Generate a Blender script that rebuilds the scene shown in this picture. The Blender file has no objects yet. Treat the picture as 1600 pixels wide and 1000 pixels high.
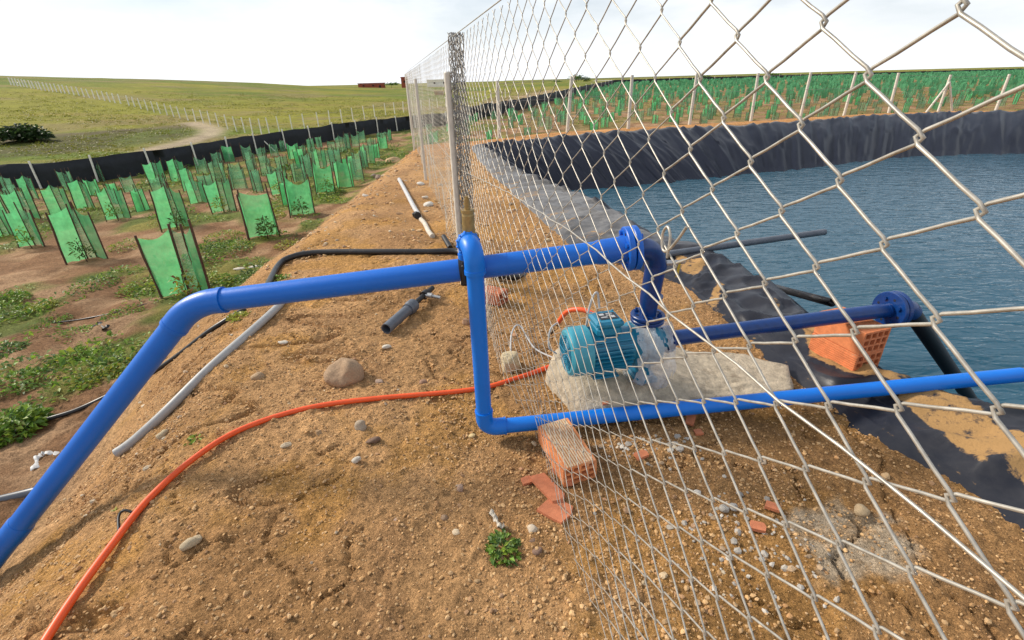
import bpy, math, random
import numpy as np
from mathutils import Vector, Matrix
R = math.radians
random.seed(7); rng = np.random.default_rng(7)
scene = bpy.context.scene
col = scene.collection

# ------------------------------------------------------------------ camera
EYE = 1.7                                            # eye height above the top of the bank
FPX = 747.5                                          # focal length for a 1600 wide frame
_d = np.array([42., 1490., FPX]); _d /= np.linalg.norm(_d)
_up = -_d
_fw = np.array([0, 0, 1.]) - _up * _up[2]; _fw /= np.linalg.norm(_fw)
CW = np.array([np.cross(_fw, _up), _fw, _up])        # camera (right, down, forward) -> world
cam = bpy.data.cameras.new('camera'); cam.sensor_width = 36; cam.lens = FPX / 1600 * 36
cam.clip_start = .02; cam.clip_end = 4000
camo = bpy.data.objects.new('camera', cam); col.objects.link(camo)
_m = np.eye(4); _m[:3, 0] = CW[:, 0]; _m[:3, 1] = -CW[:, 1]; _m[:3, 2] = -CW[:, 2]; _m[2, 3] = EYE
camo.matrix_world = Matrix(_m.tolist()); scene.camera = camo

# ------------------------------------------------------------------ sky, sun, exposure
SUN_AZ, SUN_EL = -68, 34
w = bpy.data.worlds.new('World'); scene.world = w; w.use_nodes = True
nt = w.node_tree; bg = nt.nodes['Background']
sky = nt.nodes.new('ShaderNodeTexSky'); sky.sky_type = 'NISHITA'; sky.sun_disc = False
sky.sun_elevation = R(SUN_EL); sky.sun_rotation = R(SUN_AZ); sky.dust_density = .6; sky.air_density = 1.0
tc = nt.nodes.new('ShaderNodeTexCoord'); mp = nt.nodes.new('ShaderNodeMapping'); mp.inputs['Scale'].default_value = (1, 1, 3.2)
no = nt.nodes.new('ShaderNodeTexNoise'); no.inputs['Scale'].default_value = 2.6; no.inputs['Detail'].default_value = 7; no.inputs['Roughness'].default_value = .58
rp = nt.nodes.new('ShaderNodeValToRGB'); rp.color_ramp.elements[0].position = .34; rp.color_ramp.elements[1].position = .66
mx = nt.nodes.new('ShaderNodeMix'); mx.data_type = 'RGBA'; mx.inputs['B'].default_value = (10.5, 10.7, 11.0, 1)
nt.links.new(tc.outputs['Generated'], mp.inputs[0]); nt.links.new(mp.outputs[0], no.inputs['Vector'])
nt.links.new(no.outputs['Fac'], rp.inputs[0]); nt.links.new(rp.outputs[0], mx.inputs['Factor'])
sx = nt.nodes.new('ShaderNodeSeparateXYZ'); nt.links.new(tc.outputs['Generated'], sx.inputs[0])
hr = nt.nodes.new('ShaderNodeMapRange'); hr.inputs['From Min'].default_value = .02; hr.inputs['From Max'].default_value = .2; hr.inputs['To Min'].default_value = 1; hr.inputs['To Max'].default_value = 0; nt.links.new(sx.outputs[2], hr.inputs['Value'])
mh = nt.nodes.new('ShaderNodeMix'); mh.data_type = 'RGBA'; mh.inputs['B'].default_value = (9.2, 9.6, 10.2, 1); nt.links.new(hr.outputs[0], mh.inputs['Factor']); nt.links.new(sky.outputs[0], mh.inputs['A'])
nt.links.new(mh.outputs['Result'], mx.inputs['A']); nt.links.new(mx.outputs['Result'], bg.inputs[0])
bg.inputs[1].default_value = .085
sl = bpy.data.lights.new('sun', 'SUN'); sl.energy = 3.6; sl.angle = R(11); sl.color = (1, .91, .78)
so = bpy.data.objects.new('sun', sl); col.objects.link(so)
_sd = Vector((math.sin(R(SUN_AZ)) * math.cos(R(SUN_EL)), math.cos(R(SUN_AZ)) * math.cos(R(SUN_EL)), math.sin(R(SUN_EL))))
so.rotation_euler = _sd.to_track_quat('Z', 'Y').to_euler(); so.location = (0, 0, 30)
vs = scene.view_settings; vs.view_transform = 'Standard'; vs.look = 'None'; vs.gamma = 1; vs.exposure = .35; vs.use_curve_mapping = False
scene.cycles.max_bounces = 7; scene.cycles.transparent_max_bounces = 16

# ------------------------------------------------------------------ numeric helpers
def ray(px, py): return CW @ np.array([px - 800., py - 500., FPX])
def at(px, py, z=None, y=None):                      # point of the place seen at a photo pixel, at height z or distance y
    d = ray(px, py); t = (z - EYE) / d[2] if z is not None else y / d[1]
    p = d * t; p[2] += EYE; return p
def smooth(t):
    t = np.clip(t, 0, 1); return t * t * (3 - 2 * t)
def hash2(i, j, seed):
    n = (i.astype(np.int64) * 374761393 + j.astype(np.int64) * 668265263 + seed * 974711) & 0x7fffffff
    n = ((n ^ (n >> 13)) * 1274126177) & 0x7fffffff
    return ((n ^ (n >> 16)) & 0xffff) / 65535.
def vnoise(x, y, seed=0):
    xi = np.floor(x); yi = np.floor(y); fx = x - xi; fy = y - yi
    fx = fx * fx * (3 - 2 * fx); fy = fy * fy * (3 - 2 * fy)
    a = hash2(xi, yi, seed); b = hash2(xi + 1, yi, seed); c = hash2(xi, yi + 1, seed); d = hash2(xi + 1, yi + 1, seed)
    return a + (b - a) * fx + (c - a) * fy + (a - b - c + d) * fx * fy
def fbm(x, y, f, octv=4, seed=0, g=.5):
    s = 0; a = 1; t = 0
    for o in range(octv):
        ca, sa = math.cos(o * 1.3), math.sin(o * 1.3)
        s = s + a * vnoise((x * ca - y * sa) * f + 17.3 * o, (x * sa + y * ca) * f - 9.1 * o, seed + o); t += a; a *= g; f *= 2.03
    return s / t
def seg_dist(x, y, P, closed=False):
    P = np.asarray(P, float)[:, :2]; n = len(P); best = np.full(np.shape(x), 1e9)
    for i in range(n if closed else n - 1):
        a = P[i]; b = P[(i + 1) % n]; d = b - a; L = max(d @ d, 1e-12)
        t = np.clip(((x - a[0]) * d[0] + (y - a[1]) * d[1]) / L, 0, 1)
        best = np.minimum(best, np.hypot(x - a[0] - t * d[0], y - a[1] - t * d[1]))
    return best
def inside(x, y, P):
    P = np.asarray(P, float); r = np.zeros(np.shape(x), bool); n = len(P)
    for i in range(n):
        a = P[i]; b = P[(i + 1) % n]
        c = (a[1] > y) != (b[1] > y)
        with np.errstate(divide='ignore', invalid='ignore'):
            xx = (b[0] - a[0]) * (y - a[1]) / (b[1] - a[1] + 1e-12) + a[0]
        r ^= c & (x < xx)
    return r
def sdist(x, y, P): return np.where(inside(x, y, P), -1, 1) * seg_dist(x, y, P, True)

# ------------------------------------------------------------------ pond outline: (soil edge, shoulder, waterline) all round
WATER = -1.1
SEC = [((2.8, -1.5), (4.0, -1.0), (5.2, -.6)), ((2.12, 1.39), (2.95, 1.75), (4.1, 2.2)), ((1.9, 2.0), (2.5, 2.05), (3.6, 2.45)),
       ((1.76, 2.67), (2.14, 2.75), (3.25, 2.95)), ((1.62, 3.65), (2.2, 3.7), (3.3, 3.95)), ((1.54, 4.08), (2.1, 4.55), (3.15, 5.0)),
       ((.9, 4.9), (1.56, 5.6), (2.6, 6.1)), ((.47, 6.33), (1.3, 6.95), (2.3, 7.4)), ((.06, 8.24), (.8, 8.4), (1.9, 8.7)),
       ((-.42, 10.4), (.1, 10.35), (1.2, 10.6)), ((-.78, 13.0), (-.42, 13.0), (.75, 12.8)), ((-1.0, 14.7), (-.7, 14.5), (.9, 13.35)),
       ((.15, 15.35), (.3, 15.15), (1.6, 13.5)), ((2.29, 16.86), (2.45, 16.6), (3.83, 14.13)), ((4.63, 17.75), (4.7, 17.5), (5.6, 14.75)),
       ((9.56, 18.8), (9.5, 18.5), (8.7, 15.75)), ((16.1, 21.1), (16.0, 20.8), (13.9, 17.7)), ((20.9, 20.9), (20.8, 20.6), (18.4, 17.65)),
       ((28, 16), (27.7, 15.9), (25, 14)), ((30, 5), (29.7, 5), (27, 5)), ((26, -6), (25.8, -5.8), (23, -4)), ((10, -8), (10, -7.8), (10, -5))]
RIM = np.array([s[0] for s in SEC]); WLINE = np.array([s[2] for s in SEC])

# ------------------------------------------------------------------ terrain
def hill(x, y):
    r = np.hypot(x, y); az = np.degrees(np.arctan2(x, y))
    A = np.interp(az, [-180, -60, -43, -33, -25, -18, -12, 0, 60, 180], [8, 8, 6.6, 5.4, 4.1, 2.4, 1.5, 1.2, .5, .5])
    return A * smooth((r - 30 + 4 * vnoise(x * .05, y * .05, 3)) / 140) ** .9
def hz(x, y, micro=False):
    x = np.asarray(x, float); y = np.asarray(y, float)
    xc = -1.55 - .75 * smooth((y - 1.4) / 3.6) + .18 * (vnoise(x * .3, y * .9, 5) - .5)
    SL = smooth((xc - x) / 1.75)
    zf = -.8 - .04 * np.clip(-4 - x, 0, 12)
    dR = sdist(x, y, RIM)
    SF = smooth((dR - 1.2) / 3.) * smooth((y - 12 - np.clip(-x, 0, 5)) / 3 + (x > 8))
    z = np.minimum(SL * zf, SF * -.5 + np.where(x < -1.5, np.maximum(-.6 * smooth((-1.5 - x) / 3), -.6) * SF, 0))
    z = z + hill(x, y)
    fm = np.clip(SL + SF, 0, 1)
    z = z + fm * (fbm(x, y, 1.1, 3, 31) - .5) * .16
    z = z - .05 * np.exp(-((x + .16) ** 2 + (y - 2.0) ** 2) / .18)
    z = z + (1 - fm) * (fbm(x, y, .9, 2, 41) - .5) * .05
    z = np.where(dR < -.02, np.maximum(z - (-.02 - dR) * 1.6 - .03, -3.2), z)
    return z
def gz(x, y): return float(hz(np.array([x]), np.array([y]))[0])
def hit(px, py, tmax=600):                           # first point of the terrain along a line of sight
    d = ray(px, py); d = d / np.linalg.norm(d)
    t = .8 * 1.004 ** np.arange(1700); t = t[t < tmax]
    q = d[None] * t[:, None]; q[:, 2] += EYE
    h = hz(q[:, 0], q[:, 1]); k = np.argmax(q[:, 2] < h)
    if not (q[k, 2] < h[k]): k = len(t) - 1
    p = q[k].copy(); p[2] = h[k]; return p

# ------------------------------------------------------------------ materials
def mat(name, base, rough=.6, metal=0, var=.15, vscale=20, bump=0, bscale=60, vcol=None, spec=.5, transl=0, alpha=1, dirt=None, dscale=6, sheen=0):
    m = bpy.data.materials.new(name); m.use_nodes = True; n = m.node_tree; L = n.links
    b = n.nodes['Principled BSDF']; b.inputs['Roughness'].default_value = rough; b.inputs['Metallic'].default_value = metal
    b.inputs['Specular IOR Level'].default_value = spec
    tc = n.nodes.new('ShaderNodeTexCoord')
    nz = n.nodes.new('ShaderNodeTexNoise'); nz.inputs['Scale'].default_value = vscale; nz.inputs['Detail'].default_value = 6; nz.inputs['Roughness'].default_value = .65
    L.new(tc.outputs['Object'], nz.inputs['Vector'])
    mr = n.nodes.new('ShaderNodeMapRange'); mr.inputs['From Min'].default_value = .3; mr.inputs['From Max'].default_value = .7
    mr.inputs['To Min'].default_value = 1 - var; mr.inputs['To Max'].default_value = 1 + var; L.new(nz.outputs['Fac'], mr.inputs['Value'])
    mu = n.nodes.new('ShaderNodeMix'); mu.data_type = 'RGBA'; mu.blend_type = 'MULTIPLY'; mu.inputs['Factor'].default_value = 1
    L.new(mr.outputs[0], mu.inputs['B'])
    if vcol:
        a = n.nodes.new('ShaderNodeAttribute'); a.attribute_name = vcol; L.new(a.outputs['Color'], mu.inputs['A'])
    else: mu.inputs['A'].default_value = (*base, 1)
    out = mu.outputs['Result']
    if dirt:
        nd = n.nodes.new('ShaderNodeTexNoise'); nd.inputs['Scale'].default_value = dscale; nd.inputs['Detail'].default_value = 8; nd.inputs['Roughness'].default_value = .7
        L.new(tc.outputs['Object'], nd.inputs['Vector'])
        rr = n.nodes.new('ShaderNodeMapRange'); rr.inputs['From Min'].default_value = dirt[3]; rr.inputs['From Max'].default_value = dirt[3] + .22; L.new(nd.outputs['Fac'], rr.inputs['Value'])
        md = n.nodes.new('ShaderNodeMix'); md.data_type = 'RGBA'; L.new(rr.outputs[0], md.inputs['Factor']); L.new(out, md.inputs['A']); md.inputs['B'].default_value = (*dirt[:3], 1)
        out = md.outputs['Result']
    L.new(out, b.inputs['Base Color'])
    if bump:
        nb = n.nodes.new('ShaderNodeTexNoise'); nb.inputs['Scale'].default_value = bscale; nb.inputs['Detail'].default_value = 8; nb.inputs['Roughness'].default_value = .7
        L.new(tc.outputs['Object'], nb.inputs['Vector'])
        bp = n.nodes.new('ShaderNodeBump'); bp.inputs['Strength'].default_value = bump; bp.inputs['Distance'].default_value = .6 / bscale
        L.new(nb.outputs['Fac'], bp.inputs['Height']); L.new(bp.outputs[0], b.inputs['Normal'])
    sh = b.outputs[0]
    if transl:
        t = n.nodes.new('ShaderNodeBsdfTranslucent'); L.new(out, t.inputs['Color'])
        ms = n.nodes.new('ShaderNodeMixShader'); ms.inputs[0].default_value = transl; L.new(sh, ms.inputs[1]); L.new(t.outputs[0], ms.inputs[2]); sh = ms.outputs[0]
    if alpha < 1:
        t = n.nodes.new('ShaderNodeBsdfTransparent'); ms = n.nodes.new('ShaderNodeMixShader'); ms.inputs[0].default_value = alpha
        L.new(t.outputs[0], ms.inputs[1]); L.new(sh, ms.inputs[2]); sh = ms.outputs[0]
    L.new(sh, n.nodes['Material Output'].inputs['Surface'])
    return m
M = {}
M['blue'] = mat('blue_pvc', (.004, .135, .58), .38, spec=.4, var=.06, vscale=4, bump=.04, bscale=9, dirt=(.16, .2, .36, .66), dscale=14)
M['blue_b'] = mat('bright_blue_pvc', (.003, .17, .68), .4, spec=.4, var=.06, vscale=4, dirt=(.2, .24, .36, .66), dscale=16)
M['navy'] = mat('dark_blue_paint', (.002, .036, .17), .32, var=.2, vscale=30, bump=.12, bscale=120, dirt=(.2, .19, .2, .7), dscale=22)
M['flange_blue'] = mat('blue_paint', (.002, .11, .52), .4, var=.12, vscale=30, bump=.1, bscale=140)
M['hole_shade'] = mat('hole_shade_disc', (.006, .008, .02), .7)
M['teal'] = mat('teal_motor_paint', (.014, .2, .33), .34, var=.12, vscale=20, bump=.06, bscale=100, dirt=(.22, .24, .22, .66), dscale=18)
M['teal_pale'] = mat('pale_teal_plastic', (.05, .31, .41), .35, var=.12, vscale=20, dirt=(.3, .3, .26, .68), dscale=14)
M['brass'] = mat('dull_brass', (.36, .25, .1), .45, .55, var=.25, vscale=40, bump=.15, bscale=150)
M['steel'] = mat('dull_steel', (.45, .45, .44), .38, .7, var=.2, vscale=60)
M['galv'] = mat('galvanised_wire', (.44, .41, .355), .42, .45, var=.3, vscale=45, dirt=(.3, .24, .17, .6), dscale=12)
M['galv_dark'] = mat('weathered_wire', (.3, .29, .27), .5, .25, var=.2, vscale=40)
M['post'] = mat('pale_post', (.62, .58, .5), .7, var=.12, vscale=20, bump=.2, bscale=60)
M['white_post'] = mat('whitewashed_post', (.82, .79, .7), .8, var=.12, vscale=8)
M['black'] = mat('black_polyethylene', (.018, .018, .02), .38, var=.25, vscale=20, dirt=(.2, .15, .1, .6), dscale=12)
M['black_clean'] = mat('black_rubber', (.011, .011, .012), .5, var=.2, vscale=30)
M['grey_pvc'] = mat('grey_pvc', (.36, .36, .35), .5, var=.1, vscale=20, dirt=(.34, .26, .18, .6), dscale=14)
M['dgrey_pvc'] = mat('dark_grey_pvc', (.1, .115, .14), .42, var=.18, vscale=14, dirt=(.35, .33, .3, .68), dscale=30)
M['orange'] = mat('orange_conduit', (.82, .1, .018), .42, var=.08, vscale=12, dirt=(.45, .2, .09, .66), dscale=16)
M['white_plastic'] = mat('dirty_white_plastic', (.62, .62, .62), .5, var=.15, vscale=18, transl=.2, dirt=(.4, .3, .2, .6), dscale=10)
M['film'] = mat('clear_plastic_film', (.84, .87, .9), .1, var=.12, vscale=20, bump=1, bscale=16, alpha=.5, spec=.9)
M['brick'] = mat('orange_clay', (.62, .2, .075), .85, var=.2, vscale=26, bump=.3, bscale=90, dirt=(.55, .4, .27, .6), dscale=12)
M['clay_top'] = mat('sun_bleached_clay', (.62, .47, .3), .9, var=.3, vscale=14, bump=.3, bscale=80, dirt=(.5, .24, .13, .52), dscale=16)
M['brick_old'] = mat('weathered_clay', (.72, .27, .1), .85, var=.22, vscale=20, bump=.25, bscale=90, dirt=(.7, .6, .42, .54), dscale=8)
M['shard'] = mat('broken_clay', (.5, .17, .08), .85, var=.2, vscale=24, bump=.3, bscale=80, dirt=(.4, .25, .13, .62), dscale=14)
M['concrete'] = mat('rough_concrete', (.48, .4, .29), .92, var=.35, vscale=16, bump=.9, bscale=30, dirt=(.16, .11, .065, .555), dscale=9)
M['stone'] = mat('stone', (.4, .3, .2), .9, var=.25, vscale=14, bump=.5, bscale=40, vcol='Col')
M['leaf'] = mat('leaf', (.1, .2, .03), .55, var=.2, vscale=8, vcol='Col', transl=.35)
M['net'] = mat('green_shade_mesh', (.15, .6, .25), .6, var=.25, vscale=7, transl=.55, alpha=.77, bump=.4, bscale=30)
M['net_thin'] = mat('thin_green_mesh', (.16, .42, .23), .7, var=.25, vscale=5, transl=.5, alpha=.55, bump=.3, bscale=30)
M['net_far'] = mat('green_mesh_sleeve', (.1, .34, .16), .7, var=.3, vscale=.5, transl=.4, alpha=.7)
M['stake'] = mat('brown_wood', (.085, .045, .028), .85, var=.35, vscale=30, bump=.4, bscale=50)
M['dark_net'] = mat('black_shade_net', (.012, .015, .02), .75, var=.35, vscale=3, bump=.3, bscale=5)
M['red_wall'] = mat('red_brick_wall', (.3, .075, .045), .9, var=.2, vscale=1)
M['beige_wall'] = mat('beige_block_wall', (.52, .33, .2), .9, var=.15, vscale=1)
M['white_wall'] = mat('white_wall', (.75, .74, .7), .8, var=.05, vscale=1)
M['dark_open'] = mat('dark_opening_fill', (.03, .02, .02), .9)
M['plate'] = mat('black_plate', (.02, .02, .022), .35, var=.1)
M['plate_w'] = mat('plate_field', (.5, .5, .5), .4, var=.1)
M['yellow'] = mat('yellow_strap', (.5, .36, .04), .5, var=.15)
M['rag'] = mat('pale_rag', (.55, .5, .42), .9, var=.2, vscale=20, bump=.5, bscale=30)

# ground: vertex tint of the soil or grass itself, broken up finely
def ground_material():
    m = bpy.data.materials.new('soil_and_grass'); m.use_nodes = True; n = m.node_tree; L = n.links; b = n.nodes['Principled BSDF']
    b.inputs['Roughness'].default_value = .95; b.inputs['Specular IOR Level'].default_value = .15
    a = n.nodes.new('ShaderNodeAttribute'); a.attribute_name = 'Tint'
    tc = n.nodes.new('ShaderNodeTexCoord'); out = a.outputs['Color']
    for sc, det, lo, hi in ((.3, 7, .8, 1.2), (1.6, 6, .78, 1.22), (26, 9, .6, 1.36), (170, 4, .72, 1.3)):
        nz = n.nodes.new('ShaderNodeTexNoise'); nz.inputs['Scale'].default_value = sc; nz.inputs['Detail'].default_value = det; nz.inputs['Roughness'].default_value = .68
        L.new(tc.outputs['Object'], nz.inputs['Vector'])
        mr = n.nodes.new('ShaderNodeMapRange'); mr.inputs['From Min'].default_value = .3; mr.inputs['From Max'].default_value = .7; mr.inputs['To Min'].default_value = lo; mr.inputs['To Max'].default_value = hi
        L.new(nz.outputs['Fac'], mr.inputs['Value'])
        mu = n.nodes.new('ShaderNodeMix'); mu.data_type = 'RGBA'; mu.blend_type = 'MULTIPLY'; mu.inputs['Factor'].default_value = 1
        L.new(out, mu.inputs['A']); L.new(mr.outputs[0], mu.inputs['B']); out = mu.outputs['Result']
    vo = n.nodes.new('ShaderNodeTexVoronoi'); vo.inputs['Scale'].default_value = 105; L.new(tc.outputs['Object'], vo.inputs['Vector'])
    sp = n.nodes.new('ShaderNodeSeparateColor'); L.new(vo.outputs['Color'], sp.inputs[0])
    gr = n.nodes.new('ShaderNodeMapRange'); gr.inputs['To Min'].default_value = .78; gr.inputs['To Max'].default_value = 1.25; L.new(sp.outputs[0], gr.inputs['Value'])
    mu = n.nodes.new('ShaderNodeMix'); mu.data_type = 'RGBA'; mu.blend_type = 'MULTIPLY'; mu.inputs['Factor'].default_value = 1
    L.new(out, mu.inputs['A']); L.new(gr.outputs[0], mu.inputs['B']); out = mu.outputs['Result']
    L.new(out, b.inputs['Base Color'])
    vb_ = n.nodes.new('ShaderNodeBump'); vb_.invert = True; vb_.inputs['Strength'].default_value = .9; vb_.inputs['Distance'].default_value = .007; L.new(vo.outputs['Distance'], vb_.inputs['Height'])
    nrm = vb_.outputs[0]
    for sc, dist, st in ((32, .02, .8), (110, .009, 1.0), (260, .004, .8)):
        nb = n.nodes.new('ShaderNodeTexNoise'); nb.inputs['Scale'].default_value = sc; nb.inputs['Detail'].default_value = 5; nb.inputs['Roughness'].default_value = .7
        L.new(tc.outputs['Object'], nb.inputs['Vector'])
        bp = n.nodes.new('ShaderNodeBump'); bp.inputs['Strength'].default_value = st; bp.inputs['Distance'].default_value = dist
        L.new(nb.outputs['Fac'], bp.inputs['Height'])
        if nrm: L.new(nrm, bp.inputs['Normal'])
        nrm = bp.outputs[0]
    L.new(nrm, b.inputs['Normal'])
    return m
M['ground'] = ground_material()

def water_material():
    m = bpy.data.materials.new('rippled_water'); m.use_nodes = True; n = m.node_tree; L = n.links; b = n.nodes['Principled BSDF']
    b.inputs['Base Color'].default_value = (.02, .08, .122, 1); b.inputs['Roughness'].default_value = .04; b.inputs['IOR'].default_value = 1.333
    tc = n.nodes.new('ShaderNodeTexCoord'); nrm = None
    for sc, st, dist, rot, dt in (((.8, 2.2, 1), .2, .12, 14, 2), ((2.4, 7.0, 1), .5, .06, 22, 2), ((8, 18, 1), .25, .015, 8, 3)):
        mp = n.nodes.new('ShaderNodeMapping'); mp.inputs['Scale'].default_value = sc; mp.inputs['Rotation'].default_value = (0, 0, R(rot))
        L.new(tc.outputs['Object'], mp.inputs[0])
        nz = n.nodes.new('ShaderNodeTexNoise'); nz.inputs['Scale'].default_value = 1; nz.inputs['Detail'].default_value = dt; nz.inputs['Roughness'].default_value = .5; nz.inputs['Distortion'].default_value = .6
        L.new(mp.outputs[0], nz.inputs['Vector'])
        bp = n.nodes.new('ShaderNodeBump'); bp.inputs['Strength'].default_value = st; bp.inputs['Distance'].default_value = dist
        L.new(nz.outputs['Fac'], bp.inputs['Height'])
        if nrm: L.new(nrm, bp.inputs['Normal'])
        nrm = bp.outputs[0]
    L.new(nrm, b.inputs['Normal'])
    return m
M['water'] = water_material()

def liner_material():
    m = bpy.data.materials.new('black_pond_liner'); m.use_nodes = True; n = m.node_tree; L = n.links; b = n.nodes['Principled BSDF']
    b.inputs['Specular IOR Level'].default_value = .22
    tc = n.nodes.new('ShaderNodeTexCoord')
    a = n.nodes.new('ShaderNodeAttribute'); a.attribute_name = 'Sand'
    nz = n.nodes.new('ShaderNodeTexNoise'); nz.inputs['Scale'].default_value = 16; nz.inputs['Detail'].default_value = 9; nz.inputs['Roughness'].default_value = .7; L.new(tc.outputs['Object'], nz.inputs['Vector'])
    sep = n.nodes.new('ShaderNodeSeparateColor'); L.new(a.outputs['Color'], sep.inputs[0])
    ad = n.nodes.new('ShaderNodeMath'); ad.operation = 'ADD'; L.new(sep.outputs[0], ad.inputs[0]); L.new(nz.outputs['Fac'], ad.inputs[1])
    mr = n.nodes.new('ShaderNodeMapRange'); mr.inputs['From Min'].default_value = .98; mr.inputs['From Max'].default_value = 1.1; L.new(ad.outputs[0], mr.inputs['Value'])
    ad2 = n.nodes.new('ShaderNodeMath'); ad2.operation = 'MULTIPLY'; L.new(sep.outputs[1], ad2.inputs[0]); L.new(nz.outputs['Fac'], ad2.inputs[1])
    md = n.nodes.new('ShaderNodeMix'); md.data_type = 'RGBA'; md.inputs['A'].default_value = (.008, .011, .022, 1); md.inputs['B'].default_value = (.33, .31, .28, 1); L.new(ad2.outputs[0], md.inputs['Factor'])
    ms = n.nodes.new('ShaderNodeMix'); ms.data_type = 'RGBA'; L.new(mr.outputs[0], ms.inputs['Factor']); L.new(md.outputs['Result'], ms.inputs['A']); ms.inputs['B'].default_value = (.4, .235, .095, 1)
    L.new(ms.outputs['Result'], b.inputs['Base Color'])
    r2 = n.nodes.new('ShaderNodeMapRange'); r2.inputs['To Min'].default_value = .36; r2.inputs['To Max'].default_value = .95; L.new(mr.outputs[0], r2.inputs['Value']); L.new(r2.outputs[0], b.inputs['Roughness'])
    nb = n.nodes.new('ShaderNodeTexNoise'); nb.inputs['Scale'].default_value = 90; nb.inputs['Detail'].default_value = 5; L.new(tc.outputs['Object'], nb.inputs['Vector'])
    bp = n.nodes.new('ShaderNodeBump'); bp.inputs['Distance'].default_value = .004
    sm = n.nodes.new('ShaderNodeMapRange'); sm.inputs['To Min'].default_value = .08; sm.inputs['To Max'].default_value = .9; L.new(mr.outputs[0], sm.inputs['Value']); L.new(sm.outputs[0], bp.inputs['Strength'])
    L.new(nb.outputs['Fac'], bp.inputs['Height']); L.new(bp.outputs[0], b.inputs['Normal'])
    return m
M['liner'] = liner_material()

# ------------------------------------------------------------------ mesh building
class MB:
    def __init__(s): s.v = []; s.f = []; s.sm = []; s.c = []; s.mi = []
    def add(s, vs, fs, smooth=False, color=None, mi=0):
        o = len(s.v); s.v += [tuple(float(t) for t in p) for p in vs]
        s.f += [tuple(i + o for i in f) for f in fs]; s.sm += [smooth] * len(fs); s.mi += [mi] * len(fs)
        if color is not None: s.c += [color] * len(vs)
        return s
    def box(s, c, size, rot=None, bev=0, mi=0):
        hx, hy, hz_ = [q / 2 for q in size]; b = min(bev, hx * .9, hy * .9, hz_ * .9)
        if b <= 0:
            P = [(x, y, z) for z in (-hz_, hz_) for x, y in ((-hx, -hy), (hx, -hy), (hx, hy), (-hx, hy))]
            F = [(3, 2, 1, 0), (4, 5, 6, 7), (0, 1, 5, 4), (1, 2, 6, 5), (2, 3, 7, 6), (3, 0, 4, 7)]
        else:
            P = []
            for z, k in ((-hz_, b), (-hz_ + b, 0), (hz_ - b, 0), (hz_, b)):
                X, Y = hx - k, hy - k; q = b
                P += [(-X + q, -Y, z), (X - q, -Y, z), (X, -Y + q, z), (X, Y - q, z), (X - q, Y, z), (-X + q, Y, z), (-X, Y - q, z), (-X, -Y + q, z)]
            F = [tuple(range(7, -1, -1)), tuple(range(24, 32))]
            for l in range(3):
                for i in range(8): F.append((l * 8 + i, l * 8 + (i + 1) % 8, l * 8 + 8 + (i + 1) % 8, l * 8 + 8 + i))
        mt = Matrix.Identity(3) if rot is None else rot
        return s.add([mt @ Vector(p) + Vector(c) for p in P], F, False, None, mi)
    def tube(s, pts, r, seg=16, caps=True, smooth=True, mi=0, color=None):
        pts = [Vector(p) for p in pts]; n = len(pts); rs = r if hasattr(r, '__len__') else [r] * n
        T = [(pts[min(i + 1, n - 1)] - pts[max(i - 1, 0)]).normalized() for i in range(n)]
        u = T[0].orthogonal().normalized(); V = []
        for i in range(n):
            u = (u - T[i] * u.dot(T[i])).normalized(); w_ = T[i].cross(u)
            V += [pts[i] + (u * math.cos(2 * math.pi * k / seg) + w_ * math.sin(2 * math.pi * k / seg)) * rs[i] for k in range(seg)]
        F = [(i * seg + k, i * seg + (k + 1) % seg, (i + 1) * seg + (k + 1) % seg, (i + 1) * seg + k) for i in range(n - 1) for k in range(seg)]
        s.add(V, F, smooth, color, mi)
        if caps:
            s.add(V[:seg], [tuple(range(seg - 1, -1, -1))], False, color, mi); s.add(V[-seg:], [tuple(range(seg))], False, color, mi)
        return s
    def lathe(s, base, axis, prof, seg=28, smooth=False, mi=0):      # prof: list of (distance along axis, radius); sharp edges between rings
        a = Vector(axis).normalized(); u = a.orthogonal().normalized(); w_ = a.cross(u); b = Vector(base)
        ring = lambda h, r: [b + a * h + (u * math.cos(2 * math.pi * k / seg) + w_ * math.sin(2 * math.pi * k / seg)) * r for k in range(seg)]
        for (h0, r0), (h1, r1) in zip(prof[:-1], prof[1:]):
            s.add(ring(h0, max(r0, 1e-5)) + ring(h1, max(r1, 1e-5)), [(k, (k + 1) % seg, seg + (k + 1) % seg, seg + k) for k in range(seg)], abs(h1 - h0) > 1e-6, None, mi)
        return s
    def mesh(s, name, mats, off=(0, 0, 0)):
        me = bpy.data.meshes.new(name); o = np.array(off)
        me.from_pydata([tuple(np.array(p) - o) for p in s.v] if any(off) else s.v, [], s.f)
        me.polygons.foreach_set('use_smooth', s.sm); me.polygons.foreach_set('material_index', s.mi)
        for m in (mats if isinstance(mats, (list, tuple)) else [mats]): me.materials.append(m)
        if s.c:
            at_ = me.color_attributes.new('Col', 'FLOAT_COLOR', 'POINT'); at_.data.foreach_set('color', np.array([(*c, 1) for c in s.c], np.float32).ravel())
        me.update(); return me
def tag(o, label=None, cat=None, group=None, kind=None):
    if label: o['label'] = label
    if cat: o['category'] = cat
    if group: o['group'] = group
    if kind: o['kind'] = kind
    return o
def empty(name, loc, label=None, cat=None, group=None):
    o = bpy.data.objects.new(name, None); o.empty_display_size = .1; o.location = tuple(float(t) for t in loc); col.objects.link(o); return tag(o, label, cat, group)
BASE = {}
def part(name, mb, m, parent, label=None):           # world-space shapes under a thing whose base is parent's location
    b = BASE.get(parent.name, tuple(parent.location)); o = bpy.data.objects.new(name, mb.mesh(name, m, b)); col.objects.link(o); o.parent = parent
    BASE[o.name] = b
    if label: o['label'] = label
    return o
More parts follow.
